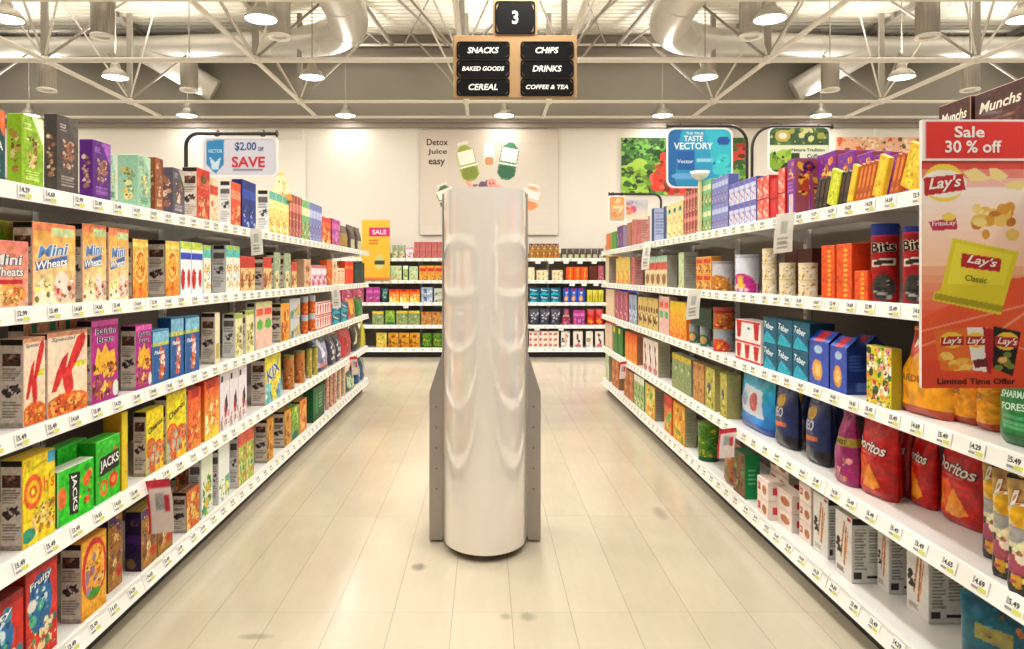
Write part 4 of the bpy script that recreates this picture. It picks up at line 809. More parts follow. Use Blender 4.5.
for sx in (-1, 1):
    for x0, x1, rr in ((-1.72, -2.05, .04), (-.72, -1.45, .024), (-1.9, -2.6, .014), (-1.5, -.9, .014)):
        c = .37; a = c + sx*(c-x0)*1.0 if sx > 0 else x0; b2 = c + sx*(c-x1) if sx > 0 else x1
        mb = MB(); mb.tube([(a, 12.95, 1.3), (b2, 11.4, 1.56)], rr, 8); obj('web_strut', mb, M['strut'], SF)

# ------------------------------------------------------------------ ducts
def smooth_path(P, n=10):
    out = []
    for i in range(len(P)-1):
        p0, p1, p2, p3 = [np.array(P[max(0, min(len(P)-1, i+q))]) for q in (-1, 0, 1, 2)]
        for t in np.linspace(0, 1, n, endpoint=False):
            out.append(.5*((2*p1)+(-p0+p2)*t+(2*p0-5*p1+4*p2-p3)*t*t+(-p0+3*p1-3*p2+p3)*t**3))
    out.append(np.array(P[-1])); return out
for sg, lab in ((-1, 'left'), (1, 'right')):
    c = .37 if sg > 0 else 0
    mx = (lambda x: x) if sg < 0 else (lambda x: .74 - x)
    T = thing('air_duct', 'large round galvanised air duct with elbow bend, %s of the aisle sign' % lab, 'duct', (mx(-2.1), 10.5, 5.4), group='round roof ducts')
    pts = [(-2.02, 6.2, 5.42, .31), (-2.04, 8.6, 5.42, .31), (-2.06, 10.3, 5.42, .31), (-2.25, 11.2, 5.43, .305), (-2.9, 11.95, 5.5, .27), (-4.1, 12.45, 5.6, .22), (-6, 12.7, 5.63, .195), (-9, 12.75, 5.63, .19), (-13.5, 12.75, 5.63, .19)]
    sp = smooth_path(pts, 9); off = Vector(T.location)
    P3 = [Vector((mx(q[0]), q[1], q[2])) - off for q in sp]; rr = [float(q[3]) for q in sp]
    mb = MB(); mb.tube(P3, rr, 28); obj('duct_pipe', mb, M['duct'], T)
    for k in range(6, len(sp)-1, 9):
        t = (P3[k+1]-P3[k-1]).normalized()*.012
        mb = MB(); mb.tube([P3[k]-t, P3[k]+t], rr[k]+.006, 28, cap=True); obj('seam_band', mb, M['duct'], T)
    q = [Vector((mx(x), y, z)) - off for x, y, z in ((-6.2, 12.72, 5.55), (-5.75, 12.85, 5.33), (-5.05, 13.1, 4.93))]
    mb = MB(); mb.tube(q, [.2, .23, .22], 24); obj('branch_pipe', mb, M['duct'], T)
# ------------------------------------------------------------------ lamps
def make_dome():
    T = thing('pendant_lamp', '', 'lamp')
    mb = MB(); mb.lathe([(.03, .23), (.05, .22), (.07, .17), (.075, .13), (.12, .11), (.165, .065), (.19, .02), (.195, 0), (.18, .004), (.15, .05), (.06, .1)], 28); obj('lamp_shade', mb, M['lampm'], T)
    mb = MB(); mb.lathe([(0, -.012), (.08, -.012), (.14, -.004), (.176, .008), (.15, .02), (0, .03)], 28); obj('diffuser', mb, M['glow'], T)
    mb = MB(); mb.tube([(0, 0, .22), (0, 0, 1.6)], .008, 8); obj('suspension_rod', mb, M['strut'], T)
    mb = MB(); mb.lathe([(0, .3), (.03, .29), (.032, .24), (.05, .22), (0, .21)], 14); obj('lamp_cap', mb, M['lampm'], T)
    return T
proto = make_dome(); first = True
ROWN = {12.9: 'in the far row against the upper wall', 10.4: 'in the middle row', 8.03: 'in the near row', 5.6: 'in the row above the aisle sign', 3.2: 'over the cylindrical display', .8: 'over the aisle entrance'}
KN = ['farthest left', 'second from left', 'left of centre', 'centre', 'right of centre', 'second from right', 'farthest right']
for y in (12.9, 10.4, 8.03, 5.6, 3.2, .8):
    for k in range(-3, 4):
        if y < 8 and abs(k) > 1: continue
        T = proto if first else copy_tree(proto); first = False
        x = .35 + 2.92*k; T.location = (x, y, 4.42)
        T['label'] = 'grey dome pendant lamp %s, %s' % (ROWN[y], KN[k+3]); T['group'] = 'dome pendant lamps'
        l = bpy.data.lights.new('lamp_light', 'AREA'); l.shape = 'DISK'; l.size = .34; l.energy = LAMP_W*(.16 if y > 12 else 1); l.color = (1, .978, .94)
        lo = bpy.data.objects.new('lamp_light', l); COL.objects.link(lo); lo.location = (x, y, 4.395)
        if abs(k) == 1 and 7 < y < 12: continue
        l = bpy.data.lights.new('deck_fill_spot', 'SPOT'); l.spot_size = R(150); l.spot_blend = .8; l.shadow_soft_size = .25; l.energy = UP_W; l.color = (1, .96, .9)  # added upward spot to brighten the roof deck, not part of the lamp
        lo = bpy.data.objects.new('deck_fill_spot', l); COL.objects.link(lo); lo.location = (x, y, 4.78); lo.rotation_euler = (math.pi + (R(38) if y > 12 else 0), 0, 0)
        if y > 12: l.spot_size = R(115)
def make_can():
    T = thing('cylinder_lamp', '', 'lamp')
    mb = MB(); mb.lathe([(0, .46), (.125, .46), (.13, .45), (.13, .01), (.12, .01), (.12, .05), (.09, .12)], 28); obj('lamp_housing', mb, M['lampm'], T)
    mb = MB()
    for k in range(18):
        a = 2*math.pi*k/18; mb.box(.13*math.cos(a)-.004, .13*math.sin(a)-.004, .03, .13*math.cos(a)+.004, .13*math.sin(a)+.004, .44)
    obj('cooling_fins', mb, M['lampm'], T)
    mb = MB(); mb.lathe([(.09, 0), (.14, -.012), (.146, .004), (.138, .02), (.1, .012), (.09, 0)], 28); obj('trim_ring', mb, M['white'], T)
    mb = MB(); mb.lathe([(0, .03), (.095, .028), (.1, .012)], 24); obj('diffuser', mb, M['white'], T)
    mb = MB(); mb.tube([(0, 0, .46), (0, 0, 1.6)], .01, 8); obj('suspension_rod', mb, M['strut'], T)
    return T
proto = make_can()
spots = [(x, 8.64, n) for x, n in ((-4.72, 'outer left'), (-2.54, 'inner left'), (3.28, 'inner right'), (5.46, 'outer right'))] + [(x, 11.14, n) for x, n in ((-6.97, 'outer left'), (-4.71, 'inner left'), (5.49, 'inner right'), (7.72, 'outer right'))]
for i, (x, y, n) in enumerate(spots):
    T = proto if i == 0 else copy_tree(proto); T.location = (x, y, 4.43)
    T['label'] = 'grey ribbed cylinder downlight with white ring, %s of the %s row' % (n, 'near' if y < 10 else 'far'); T['group'] = 'cylinder downlights'

# ------------------------------------------------------------------ shelving bays
PR = ['4.69', '3.49', '4.65', '2.99', '4.29', '5.49']
def tag_mesh(t, seed):
    mb = MB(); mb.box(-.036, -.002, -.021, .036, 0, .021, 0)
    cs = [np.tile(lin('fbfaf6'), (8, 1))]
    def q(x0, z0, x1, z1, c, dy=.0026):
        mb.add([(x0, -dy, z0), (x1, -dy, z0), (x1, -dy, z1), (x0, -dy, z1)], [[0,1,2,3]]); cs.append(np.tile(lin(c), (4, 1)))
    q(-.030, -.004, -.022, .017, 'b4b4b2'); q(-.032, -.018, -.004, -.010, '9a9c9a'); q(-.002, -.019, .030, -.006, 'd8dc6c')
    vs, fs = text_geo(t, 0, .03)
    mb.add([(-.001+v[0]*.040, -.0028, .006+v[1]*.017) for v in vs], fs); cs.append(np.tile(lin('26262a'), (len(vs), 1)))
    return mb.mesh('price_tag', [M['label']], np.concatenate(cs))
TAGM = [tag_mesh(t, i) for i, t in enumerate(PR)]
LIPH = [.055, .055, .055, .062, .075]
def lip_line(si):                                   # slope of the price rail: lower rails lean back to face the shopper
    return [.0, .004, .008, .016, .026][si]
def make_bay(Wd=1.183, depth=.5):
    T = thing('shelving_bay', '', 'shelving')
    hw = Wd/2
    mb = MB(); mb.box(-hw+.002, depth-.02, .1, hw-.002, depth, 1.9); obj('back_panel', mb, M['back'], T)
    for s in (-1, 1):
        mb = MB(); mb.box(s*(hw-.012)-.011, depth-.05, 0, s*(hw-.012)+.011, depth-.0205, 1.93, bev=.002)
        for q in range(30): mb.box(s*(hw-.012)-.003, depth-.0515, .2+q*.055, s*(hw-.012)+.003, depth-.0503, .22+q*.055, mi=1)
        obj('upright', mb, [M['shelf'], M['kick']], T)
    mb = MB(); mb.box(-hw, .08, 0, hw, .10, .098); obj('kick_plate', mb, M['kick'], T)
    for si, z in enumerate(SZ):
        mb = MB(); lh = LIPH[si]
        mb.box(-hw+.001, .012, z-.018, hw-.001, depth-.051, z)
        if si == 4: mb.box(-hw+.001, .012, .1, hw-.001, depth-.051, z-.02)
        else:
            for s in (-1, 1):                     # tapering brackets below the board
                mb.prism([(.06, z-.03), (depth-.06, z-.09), (depth-.052, z-.0185), (.06, z-.0185)], s*(hw-.03)-.003, s*(hw-.03)+.003)
        sh = obj('shelf', mb, M['shelf'], T)
        t = lip_line(si); z1 = z+.006; z0 = z1-lh
        mb = MB(); mb.prism([(-.006, z0), (.011, z0), (.011+t*.3, z1), (t-.001, z1), (t-.006, z1-.003), (-.006, z0+.004)][::1], -hw+.0015, hw-.0015)
        mb.prism([(-.009, z0-.001), (-.0062, z0-.001), (-.0062, z0+.004), (-.009, z0+.004)], -hw+.0015, hw-.0015)
        rl = obj('price_rail', mb, M['rail'], sh)
        rr = random.Random(si*7+3)
        ang = math.atan2(t, lh)
        for q in range(8):
            x = -hw+.08+q*.146+rr.uniform(-.015, .015)
            o = link('price_tag', rr.choice(TAGM), sh, (x, -.0075+t*.5, (z0+z1)/2), (-ang, 0, 0))
    return T
pb_ = make_bay(); nb = 0
BW = (9.0-1.9)/6
NTH = ['first', 'second', 'third', 'fourth', 'fifth', 'sixth']
for sg, lab in ((-1, 'left'), (1, 'right')):
    for k in range(6):
        T = pb_ if nb == 0 else copy_tree(pb_); nb += 1
        T.location = (sg*XF, 1.9+BW*(k+.5), 0); T.rotation_euler = (0, 0, R(90 if sg < 0 else -90))
        T['label'] = 'white five-tier shelving bay on the %s of the aisle, %s from the camera' % (lab, NTH[k]); T['group'] = 'aisle shelving bays'
pos6 = ['leftmost', 'second from left', 'left of the display', 'right of the display', 'second from right', 'rightmost']
for k in range(6):
    T = copy_tree(pb_); T.location = (-3.0+.035+BW*(k+.0)+.0, BY, 0); T.rotation_euler = (0,0,0)
    T['label'] = 'white five-tier shelving bay along the far wall, ' + pos6[k]; T['group'] = 'far wall shelving bays'
# the runs carry on past the camera; the sale poster hangs in the gap between two bays
for sg, lab in ((-1, 'left'), (1, 'right')):
    for k in range(3):
        T = copy_tree(pb_); T.location = (sg*XF, 1.845-BW*(k+.5), 0); T.rotation_euler = (0, 0, R(90 if sg < 0 else -90))
        T['label'] = 'empty white shelving bay on the %s, beside or behind the camera, %s' % (lab, ['closest to the display', 'middle of three', 'furthest back'][k]); T['group'] = 'aisle shelving bays'
# ------------------------------------------------------------------ flat printed things: posters and signs
def printed(name, w, h, ops, nu, nv, parent=None, loc=(0,0,0), rot=(0,0,0), thick=.006, back='e8e6e0', m='label', round_=0, rim='f0f0ee'):
    if ops[0][-1] != 'flat': ops = [ops[0] + ('flat',)] + list(ops[1:])
    pb = PB()
    if round_:
        def f(U, V, o=0): return np.stack([(U-.5)*w, -thick/2-o+0*U, (V-.5)*h], -1)
        # rounded outline: squeeze rows near the top and bottom
        def g_(U, V, o=0):
            z = (V-.5)*h; dz = np.clip(np.abs(z)-(h/2-round_), 0, round_)
            ins = round_ - np.sqrt(np.clip(round_**2-dz**2, 0, None))
            return np.stack([(U-.5)*(w-2*ins), -thick/2-o+0*U, z], -1)
        pb.sheet(g_, nu, nv, ops, h/w)
        pb.sheet(lambda U, V: g_(U, V)*np.array([1, -1, 1]), nu, nv, [('bg', back)], 1, flip=True)
        n = 6; prof = []
        for cx, cz, a0 in ((1, 1, 0), (-1, 1, 90), (-1, -1, 180), (1, -1, 270)):
            for k in range(n+1):
                a = R(a0+90*k/n); prof.append((cx*(w/2-round_)+round_*math.cos(a), cz*(h/2-round_)+round_*math.sin(a)))
        N_ = len(prof); e = .012
        vs = [(x, y, z) for y in (-thick/2-.002, thick/2+.002) for x, z in prof] + [(x*(1+e*2/w), y, z*(1+e*2/h)) for y in (-thick/2-.002, thick/2+.002) for x, z in prof]
        fs = []
        for k in range(N_):
            j = (k+1) % N_
            fs += [[k, j, 2*N_+j, 2*N_+k], [N_+k, 3*N_+k, 3*N_+j, N_+j], [2*N_+k, 2*N_+j, 3*N_+j, 3*N_+k]]
        pb.poly(vs, fs, rim)
        pb.letters(f, ops, w, h, .001)
    else:
        f = lambda U, V, o=0: np.stack([(U-.5)*w, -thick/2-o+0*U, (V-.5)*h], -1)
        pb.sheet(f, nu, nv, ops, h/w)
        a, b, t = w/2, h/2, thick/2
        pb.poly([(-a,-t,-b),(a,-t,-b),(a,t,-b),(-a,t,-b),(-a,-t,b),(a,-t,b),(a,t,b),(-a,t,b)], [[0,3,2,1],[4,5,6,7],[1,2,6,5],[2,3,7,6],[3,0,4,7]], back)
        pb.letters(f, ops, w, h, .001)
    return link(name, pb.mesh(name, M[m]), parent, loc, rot)

# juice poster on the far wall
def bottle(cx, cy, L_, wd, ang, c1, c2, lab):
    out = []; ca, sa = math.cos(R(ang)), math.sin(R(ang)); A = 2.61/1.98
    def q(x, y): return (cx + (x*ca - y*sa)/2.61, cy + (x*sa + y*ca)/1.98)
    def rr(x0, y0, x1, y1, c, b=.0):
        return ('p', [q(x0+b, y0), q(x1-b, y0), q(x1, y0+b), q(x1, y1-b*1.3), q(x1-b*1.3, y1), q(x0+b*1.3, y1), q(x0, y1-b*1.3), q(x0, y0+b)], c)
    w = wd/2; h = L_/2
    return [rr(-w, -h, w, h*.86, c1, w*.6), rr(-w*.6, h*.84, w*.6, h, 'e8e8dc', .01), rr(-w*.85, -h*.9, w*.85, -h*.25, c2, w*.3), rr(-w*.9, -h*.12, w*.9, h*.55, lab), rr(-w, -h*.28, w, -h*.2, 'f0eee0')]
PO = [('g','ddd3c6','cfc3b4'),('r',.02,.1,.2,.9,'d8ccbe')]
for v in range(9): PO.append(('r', 0, .1+v*.1, 1, .102+v*.1, 'd6cbbd'))
PO += bottle(.34, .70, .76, .34, 14, 'a0a83c', '7c8a2c', 'eef0e0') + bottle(.64, .72, .78, .34, -10, '3c7858', '24603c', 'e4efe4')
PO += bottle(.50, .78, .5, .2, 0, 'f0ece4', 'c89060', 'f4f2ec') + bottle(.19, .37, .5, .34, 22, '4c7448', '305830', 'e8ece0') + bottle(.80, .36, .5, .36, -16, 'f0a878', 'e89058', 'f4e8e4')
PO += [('b',.3,.38,.62,.5,10,.03,['e8a090','e8c8a0','705070'],3),
       ('t','Detox',.125,.885,.155,.062,'4a3a30'),('t','Juice',.125,.79,.14,.062,'4a3a30'),('t','easy',.12,.685,.12,.068,'4a3a30')]
o = printed('wall_poster', 2.61, 1.98, PO, 200, 150, loc=(.08, WY-.05, 3.24), thick=.03)
tag(o, 'large beige juice poster with green bottles on the far wall', 'poster')
VG = [('bg','2c5a1c'),('b',0,.4,.6,1,120,.05,['3c7824','5c9c38','1c4014','78a850','284c20'],3),('b',0,0,.5,.5,50,.08,['88b830','5c9c24','a8d048','3c6c1c'],5),('b',.28,.05,.62,.62,26,.07,['e03c24','c82818','f06848'],7),('b',.55,.6,.7,1,8,.07,['c87838','e8a868'],2),('b',.7,.5,1,1,16,.08,['d84028','a83020','3c6c24'],8),('b',.7,0,1,.5,24,.07,['4c8c30','2c5c1c','88b048'],9)]
o = printed('wall_poster', 2.4, 1.08, VG, 180, 90, loc=(3.78, WY-.03, 3.55), thick=.03)
tag(o, 'vegetable photograph poster with greens and tomatoes on the far wall', 'poster')
OR_ = [('bg','e8b088'),('b',0,.4,1,1,70,.03,['e07848','6c4838','e8c0a0','d85838','f0d8b8'],3),('r',0,0,1,.35,'ecc4b4'),('t','Superfoods',.42,.42,.4,.14,'5a4038')]
o = printed('wall_poster', 1.7, .9, OR_, 120, 60, loc=((881-CX)*13.25/F, WY-.03, 3.65), thick=.03)
tag(o, 'orange food poster high on the far wall, right side', 'poster')
o = printed('wall_poster', 1.4, 1.5, [('bg','f0e9de'),('l',.1,.75,.6,.9,3,'d8d0c4'),('r',0,0,1,.02,'e0d8cc')], 40, 40, loc=(-4.1, WY-.03, 3.3), thick=.02)
tag(o, 'pale blank wall panel on the far wall, left side', 'panel')

# aisle sign
SY = 6.0; k = SY/F
T = thing('aisle_sign', 'brown hanging aisle sign with number three and six black category plates', 'sign', (30*k, SY, 3.01))
mb = MB(); mb.box(-.53, -.015, 0, .53, .015, .535, bev=.004); mb.box(-.19, -.015, .536, .19, .015, .84, bev=.004); obj('board', mb, M['board'], T)
def plate(x, z, w, h, txt, tw, th, shear=0):
    o = printed('plate', w, h, [('bg','0a0909','flat'), ('t', txt, .5, .5, tw, th, 'f2f0ea', shear)], 4, 4, T, (x, -.02, z), thick=.008, round_=.025, m='plate', rim='0a0909')
    return o
for x, col in ((-.273, ('SNACKS','BAKED GOODS','CEREAL')), (.273, ('CHIPS','DRINKS','COFFEE & TEA'))):
    for i, t in enumerate(col):
        plate(x, .405-i*.157, .43, .125, t, {'SNACKS':.62,'BAKED GOODS':.84,'CEREAL':.58,'CHIPS':.46,'DRINKS':.58,'COFFEE & TEA':.84}[t], .42 if len(t) < 8 else .3, .22)
plate(0, .685, .32, .255, '3', .16, .44)
for x in (-.15, .15):
    mb = MB(); mb.tube([(x, 0, .84), (x, 0, 3.02)], .006, 6); obj('suspension_wire', mb, M['strut'], T)

# sale poster at the near end of the right-hand run
T = thing('sale_poster', 'red potato chip sale poster with thirty percent off header, right foreground', 'poster', (1.185+.26, 1.87, 1.19))
PYk = 1.87/F; pw = .5
def px2(x, y): return ((x-CX)*PYk, 1.5-(y-CY)*PYk)
x0, z1 = px2(921, 120); _, z0 = px2(921, 388); _, zm = px2(921, 161); z0 = z0; x1 = x0+pw
T.location = ((x0+x1)/2, 1.87, z0)
hh = z1-zm
hd = printed('header', pw, hh, [('bg','f0e8e4'),('r',.012,.06,.988,.94,'dc3028'),('t','Sale',.25,.70,.16,.28,'f8ece8'),('t','30 % off',.27,.34,.30,.30,'f8ece8')], 90, 30, T, (0, -.002, (zm+z1)/2-z0), thick=.008)
H2 = zm-z0; sc = 268/227
def uu(x): return (x-921)/(pw/PYk)
def vv(y): return 1-(y-161)/227
LB = []
LB += [('bg','e85030')]
N_ = 26
for i in range(N_):                                  # printed fade of the poster: red, cream, red
    v0 = i/N_; y = 388-227*(v0+.5/N_)
    if y < 190: a = (y-161)/29; c = (214+36*a, 50+182*a, 38+184*a)
    elif y < 262: c = (250, 234-(y-190)*.45, 224-(y-190)*.75)
    elif y < 325: a = (y-262)/63; c = (242-8*a, 190-110*a, 150-100*a)
    else: c = (228, 74, 42)
    LB.append(('r', 0, v0, 1, v0+1/N_+.01, '%02x%02x%02x' % tuple(int(max(0, min(255, q))) for q in c)))
def E(x, y, rx, ry, c): return ('e', uu(x), vv(y), rx*PYk/pw, ry/227, c)
def Pg(pts, c): return ('p', [(uu(x), vv(y)) for x, y in pts], c)
LB += [Pg([(922,318),(1000,280),(1040,275),(1040,360),(922,360)],'e8562e'), Pg([(921,345),(960,330),(1030,350),(1030,352),(960,332),(921,347)],'f09070'), Pg([(921,330),(1040,300),(1040,302),(921,332)],'f09070'), Pg([(990,335),(1040,300),(1040,303),(992,337)],'f09070'),
 E(943,183,21,19,'f0d048'),E(943,184,23,14,'f4ece0'),Pg([(923,178),(962,174),(965,190),(924,196)],'c02428'),
 Pg([(962,172),(975,168),(986,176),(994,177),(984,181),(970,181)],'f0d890'),Pg([(988,168),(998,169),(1008,176),(1000,182),(990,178)],'f0d890'),Pg([(1004,184),(1016,180),(1030,184),(1020,190),(1006,189)],'f0d890'),
 Pg([(928,222),(955,217),(957,229),(932,231)],'c02c50'),E(948,217,7,4,'f0d058'),
 ]
rg = random.Random(4)
for i in range(26): LB.append(E(rg.uniform(974, 1016), rg.uniform(207, 236), rg.uniform(4, 8), rg.uniform(3, 6), rg.choice(['e8c060','f0d480','d89838','c07828','f4e0a0'])))
LB += [Pg([(952,238),(1018,252),(1000,315),(932,300),(934,292),(940,290)],'dccc28'),Pg([(955,243),(1012,255),(1003,285),(946,284)],'e6da3c'),Pg([(935,293),(1003,306),(1001,312),(933,299)],'a8981c'),E(981,262,18,11,'f0d040'),Pg([(961,253),(1001,259),(999,272),(960,267)],'b8202c'),
 Pg([(933,330),(966,328),(974,372),(940,370)],'e8702c'),E(951,340,12,8,'f0c840'),Pg([(940,337),(963,336),(963,345),(940,346)],'b8202c'),
 Pg([(966,327),(986,327),(988,372),(972,370)],'f0e8e4'),Pg([(982,327),(996,330),(990,374),(986,372)],'b01c24'),E(975,340,10,8,'f0c840'),Pg([(965,336),(986,336),(986,345),(965,345)],'b8202c'),Pg([(972,360),(986,358),(988,366),(974,368)],'6c1820'),
 Pg([(993,326),(1020,332),(1012,376),(992,368)],'181410'),E(1006,341,12,9,'f0c840'),Pg([(994,336),(1018,338),(1018,348),(994,346)],'b8202c'),
 ]
for i in range(10): LB.append(E(rg.uniform(942, 968), rg.uniform(354, 368), 6, 3, rg.choice(['f0b848','f4cc60','e89028'])))
for i in range(10): LB.append(E(rg.uniform(996, 1012), rg.uniform(354, 368), 4, 3, rg.choice(['e8b868','c88838','788838'])))
def TX(t, x, y, w, h, c, sh=0, rot=0, out=None): return ('t', t, uu(x), vv(y), w*PYk/pw, h/227, c, sh, rot, out)
LB += [TX("Lay's",944,184,33,15,'f4ece0',.3,6),TX('FritoLay',943,224,24,6,'f0d8d8',.1,4),TX("Lay's",981,262,30,11,'f4ece0',.3,-10),TX('Classic',975,279,22,6,'8a7c20',0,-8),
 TX("Lay's",951,341,19,8,'f4ece0',.3,2),TX("Lay's",975,341,18,8,'f4ece0',.3,2),TX("Lay's",1006,342,20,9,'f4ece0',.3,-6),TX('Limited Time Offer',975,381,78,6,'3a1410')]
pn = printed('picture_panel', pw, H2, LB, 260, 230, T, (0, 0, H2/2), thick=.006)
mb = MB(); mb.box(-pw/2, .0045, 0, pw/2, .010, z1-z0, bev=.002); obj('backing_board', mb, M['white'], T)

# banner at the far end
T = printed('sale_banner', .50, 1.08, [('g','e8a828','f0b830'),('r',.24,.72,1,.88,'c82068'),('t','SALE',.62,.8,.5,.075,'f4d8e4'),('l',.24,.58,.8,.68,2,'c8781c'),('e',.62,.3,.16,.13,'c8c070'),('r',.45,.26,.8,.32,'2c3c38'),('r',0,0,1,.04,'d87028')], 30, 60, loc=(-1.96, BY-.03, 1.94), thick=.02, back='d89828')
tag(T, 'tall yellow sale banner with magenta strip on the far shelving', 'banner')

# ------------------------------------------------------------------ bracket signs above the shelves
def bracket(post, top, end, rad, lab):
    """post foot (x,y,z), height of the arm, x of the free end"""
    x, y, z = post; s = 1 if end > x else -1
    pts = [(x, y, z), (x, y, top-rad)] + [(x+s*rad*(1-math.cos(R(a))), y, top-rad+rad*math.sin(R(a))) for a in range(15, 91, 15)] + [(end, y, top)]
    mb = MB(); mb.tube(pts, .011, 10)
    mb.tube([(end-.004, y, top), (end+.004, y, top)], .02, 10)
    mb.tube([(x, y, z), (x, y, z+.01)], .03, 12)
    o = obj('sign_bracket', mb, M['iron']); tag(o, lab, 'bracket', 'curved sign brackets'); return o
def hung(name, lab, cx, y, cz, w, h, ops, top, nu=70, nv=50):
    T = thing(name, lab, 'sign', (cx, y, cz))
    printed('sign_panel', w, h, ops, nu, nv, T, (0, 0, 0), thick=.008, round_=min(w, h)*.13)
    for s in (-1, 1):
        mb = MB(); x = s*w*.32; pts = [(x + .016*math.sin(R(a)), 0, top-cz + .016*math.cos(R(a))) for a in range(0, 330, 30)] + [(x, 0, top-cz-.02), (x, 0, h/2-.01)]
        mb.tube(pts, .004, 6); obj('hook', mb, M['iron'], T)
    return T
def wx(px, y): return (px-CX)*y/F
def wz(py, y): return 1.5-(py-CY)*y/F
y = 3.98
bracket((wx(186, y), y, 1.79), wz(133.5, y), wx(277, y), .07, 'dark curved bracket rising from the left top shelf')
hung('promotion_sign', 'white and blue two dollar save sign hanging above the left shelf', wx(240, y), y, wz(157, y), 72*y/F, 36*y/F,
     [('bg','d4d4de'),('p',[(.04,.95),(.28,.98),(.28,.3),(.16,.02),(.04,.3)],'2c84b8'),('p',[(.08,.5),(.16,.35),(.24,.5),(.2,.15),(.12,.15)],'c8e0ec'),('l',.4,.1,.85,.18,1,'8a8c98'),('t','VECTOR',.16,.66,.2,.1,'b8e0f0'),('t','$2.00',.58,.78,.3,.26,'34588c'),('t','OFF',.79,.72,.08,.12,'34588c'),('t','SAVE',.62,.36,.46,.30,'d0202c')], wz(133.5, y))
y = 5.15
bracket((wx(747, y), y, 1.79), wz(126, y), wx(667, y), .13, 'dark curved bracket holding the blue sign above right shelf')
hung('promotion_sign', 'large blue and turquoise taste sign hanging above the right shelf', wx(699.5, y), y, wz(158, y), 63*y/F, 57*y/F,
     [('g','2c90c0','28a0c8'),('p',[(.6,1),(1,1),(1,.2),(.7,.4)],'30b8cc'),('p',[(0,1),(.2,1),(.1,0),(0,0)],'1c68a8'),('e',.88,.8,.1,.08,'1c50a0'),('r',.15,.3,.42,.62,'1c5ca8'),('e',.25,.18,.2,.06,'68a8e0'),('b',.7,.05,1,.5,10,.1,['40c8d0','28a0b8'],3),('l',.45,.42,.75,.5,3,'90d0e0'),
      ('t','THE TRUE',.42,.93,.28,.045,'d8ecf4'),('t','TASTE',.4,.84,.3,.1,'e8f4f8'),('t','VECTORY',.4,.71,.62,.12,'e8f4f8'),('t','Vector',.27,.44,.26,.07,'c8e4f4')], wz(126, y))
y = 5.25
bracket((wx(752, y), y, 1.9), wz(126.5, y), wx(832, y), .16, 'dark curved bracket behind the right shelf, arm pointing right')
hung('promotion_sign', 'rounded coffee sign with green photograph, behind the blue sign', wx(799, y), y, wz(150, y), 59*y/F, 44*y/F,
     [('bg','e8ecd8'),('r',0,.62,1,1,'3c5c34'),('b',0,.65,1,.98,18,.06,['a8a848','d8d890','1c3c28','58783c'],3),('e',.22,.82,.13,.14,'c8b058'),('e',.22,.82,.07,.08,'ece4c8'),('r',0,.45,1,.6,'e8ecc8'),('r',.02,0,.5,.42,'2c4420'),('b',.02,.1,.4,.45,6,.1,['88b030','1c2c18','a8c848'],5),('t','Nature Tradition',.65,.5,.56,.07,'3c4c3c'),('t','Coffee',.76,.36,.26,.1,'3c4c3c')], wz(126.5, y))
y = 6.55
bracket((wx(661, y), y, 1.79), wz(194, y), wx(609, y), .07, 'small dark curved bracket at the far end of right shelf')
hung('promotion_sign', 'small orange rounded sign hanging at the far right shelf', wx(617, y), y, wz(209, y), 15*y/F, 24*y/F,
     [('g','c8b088','e89c50'),('b',.15,.2,.85,.9,10,.14,['f0d0a0','e8883c'],3)], wz(194, y), 20, 24)
T = printed('shelf_card', 24*y/F, 20*y/F, [('g','e8d8b8','c8c8d8'),('b',0,.2,.5,.9,8,.12,['d85888','e8904c','b8a8c8'],3)], 20, 14, loc=(wx(637, y), y+.05, wz(209, y)), thick=.01)
tag(T, 'pastel card beside the small orange sign, above the right shelf', 'card')
# bowl on a cream stalk standing on the right top shelf
y = 4.93; X = 1.514
T = thing('display_bowl', 'white bowl on a tall cream stalk above the right shelf', 'display', (X, y, 1.79))
zb = wz(180, y)-1.79
mb = MB(); mb.box(-.012, -.01, .007, .012, .01, zb, bev=.003); mb.box(-.0135, -.03, .007, .0135, .03, .014); obj('stalk', mb, mat('cream_card', 'e0dcb0', .5), T)
mb = MB(); mb.lathe([(.012, zb), (.03, zb+.004), (.055, zb+.028), (.068, zb+.06), (.064, zb+.06), (.05, zb+.03), (.0, zb+.012)], 24); obj('bowl', mb, M['white'], T)
mb = MB(); mb.lathe([(.0, zb+.056), (.03, zb+.06), (.062, zb+.05)], 20); obj('cereal', mb, mat('cereal_brown', 'a88a50', .8, bump=.6, nscale=60), T)
# tetrahedral pack standing on the yellow boxes of the left top shelf
mb = MB(); s_ = .085
V = [(-s_, -.06, 0), (s_, -.06, 0), (s_*.9, .08, 0), (-s_*.9, .08, 0), (-.02, 0, .235), (.02, 0, .235)]
pb = PB(); F_ = [[3,2,1,0],[0,1,5,4],[1,2,5],[2,3,4,5],[3,0,4]]
def tri(U, V_): return np.stack([(U-.5)*2*s_*(1-V_*.85), -.06+V_*.06, V_*.235], -1)
def tri2(U, V_): return np.stack([(.5-U)*2*s_*(1-V_*.85), .06-V_*.06, V_*.235], -1)
ops = [('bg','e8dcb0'),('r',0,0,1,.22,'e8a048'),('b',.05,.2,.95,1,20,.08,['c8c088','f0e8c8','d8b868'],3)]
pb.sheet(tri, 14, 18, ops, 1); pb.sheet(tri2, 14, 18, ops, 1)
pb.sheet(lambda U, V_: np.stack([s_*(1-V_*.85)+0*U, (U-.5)*.12*(1-V_), V_*.235], -1), 8, 18, ops, 1)
pb.sheet(lambda U, V_: np.stack([-s_*(1-V_*.85)+0*U, (.5-U)*.12*(1-V_), V_*.235], -1), 8, 18, ops, 1)
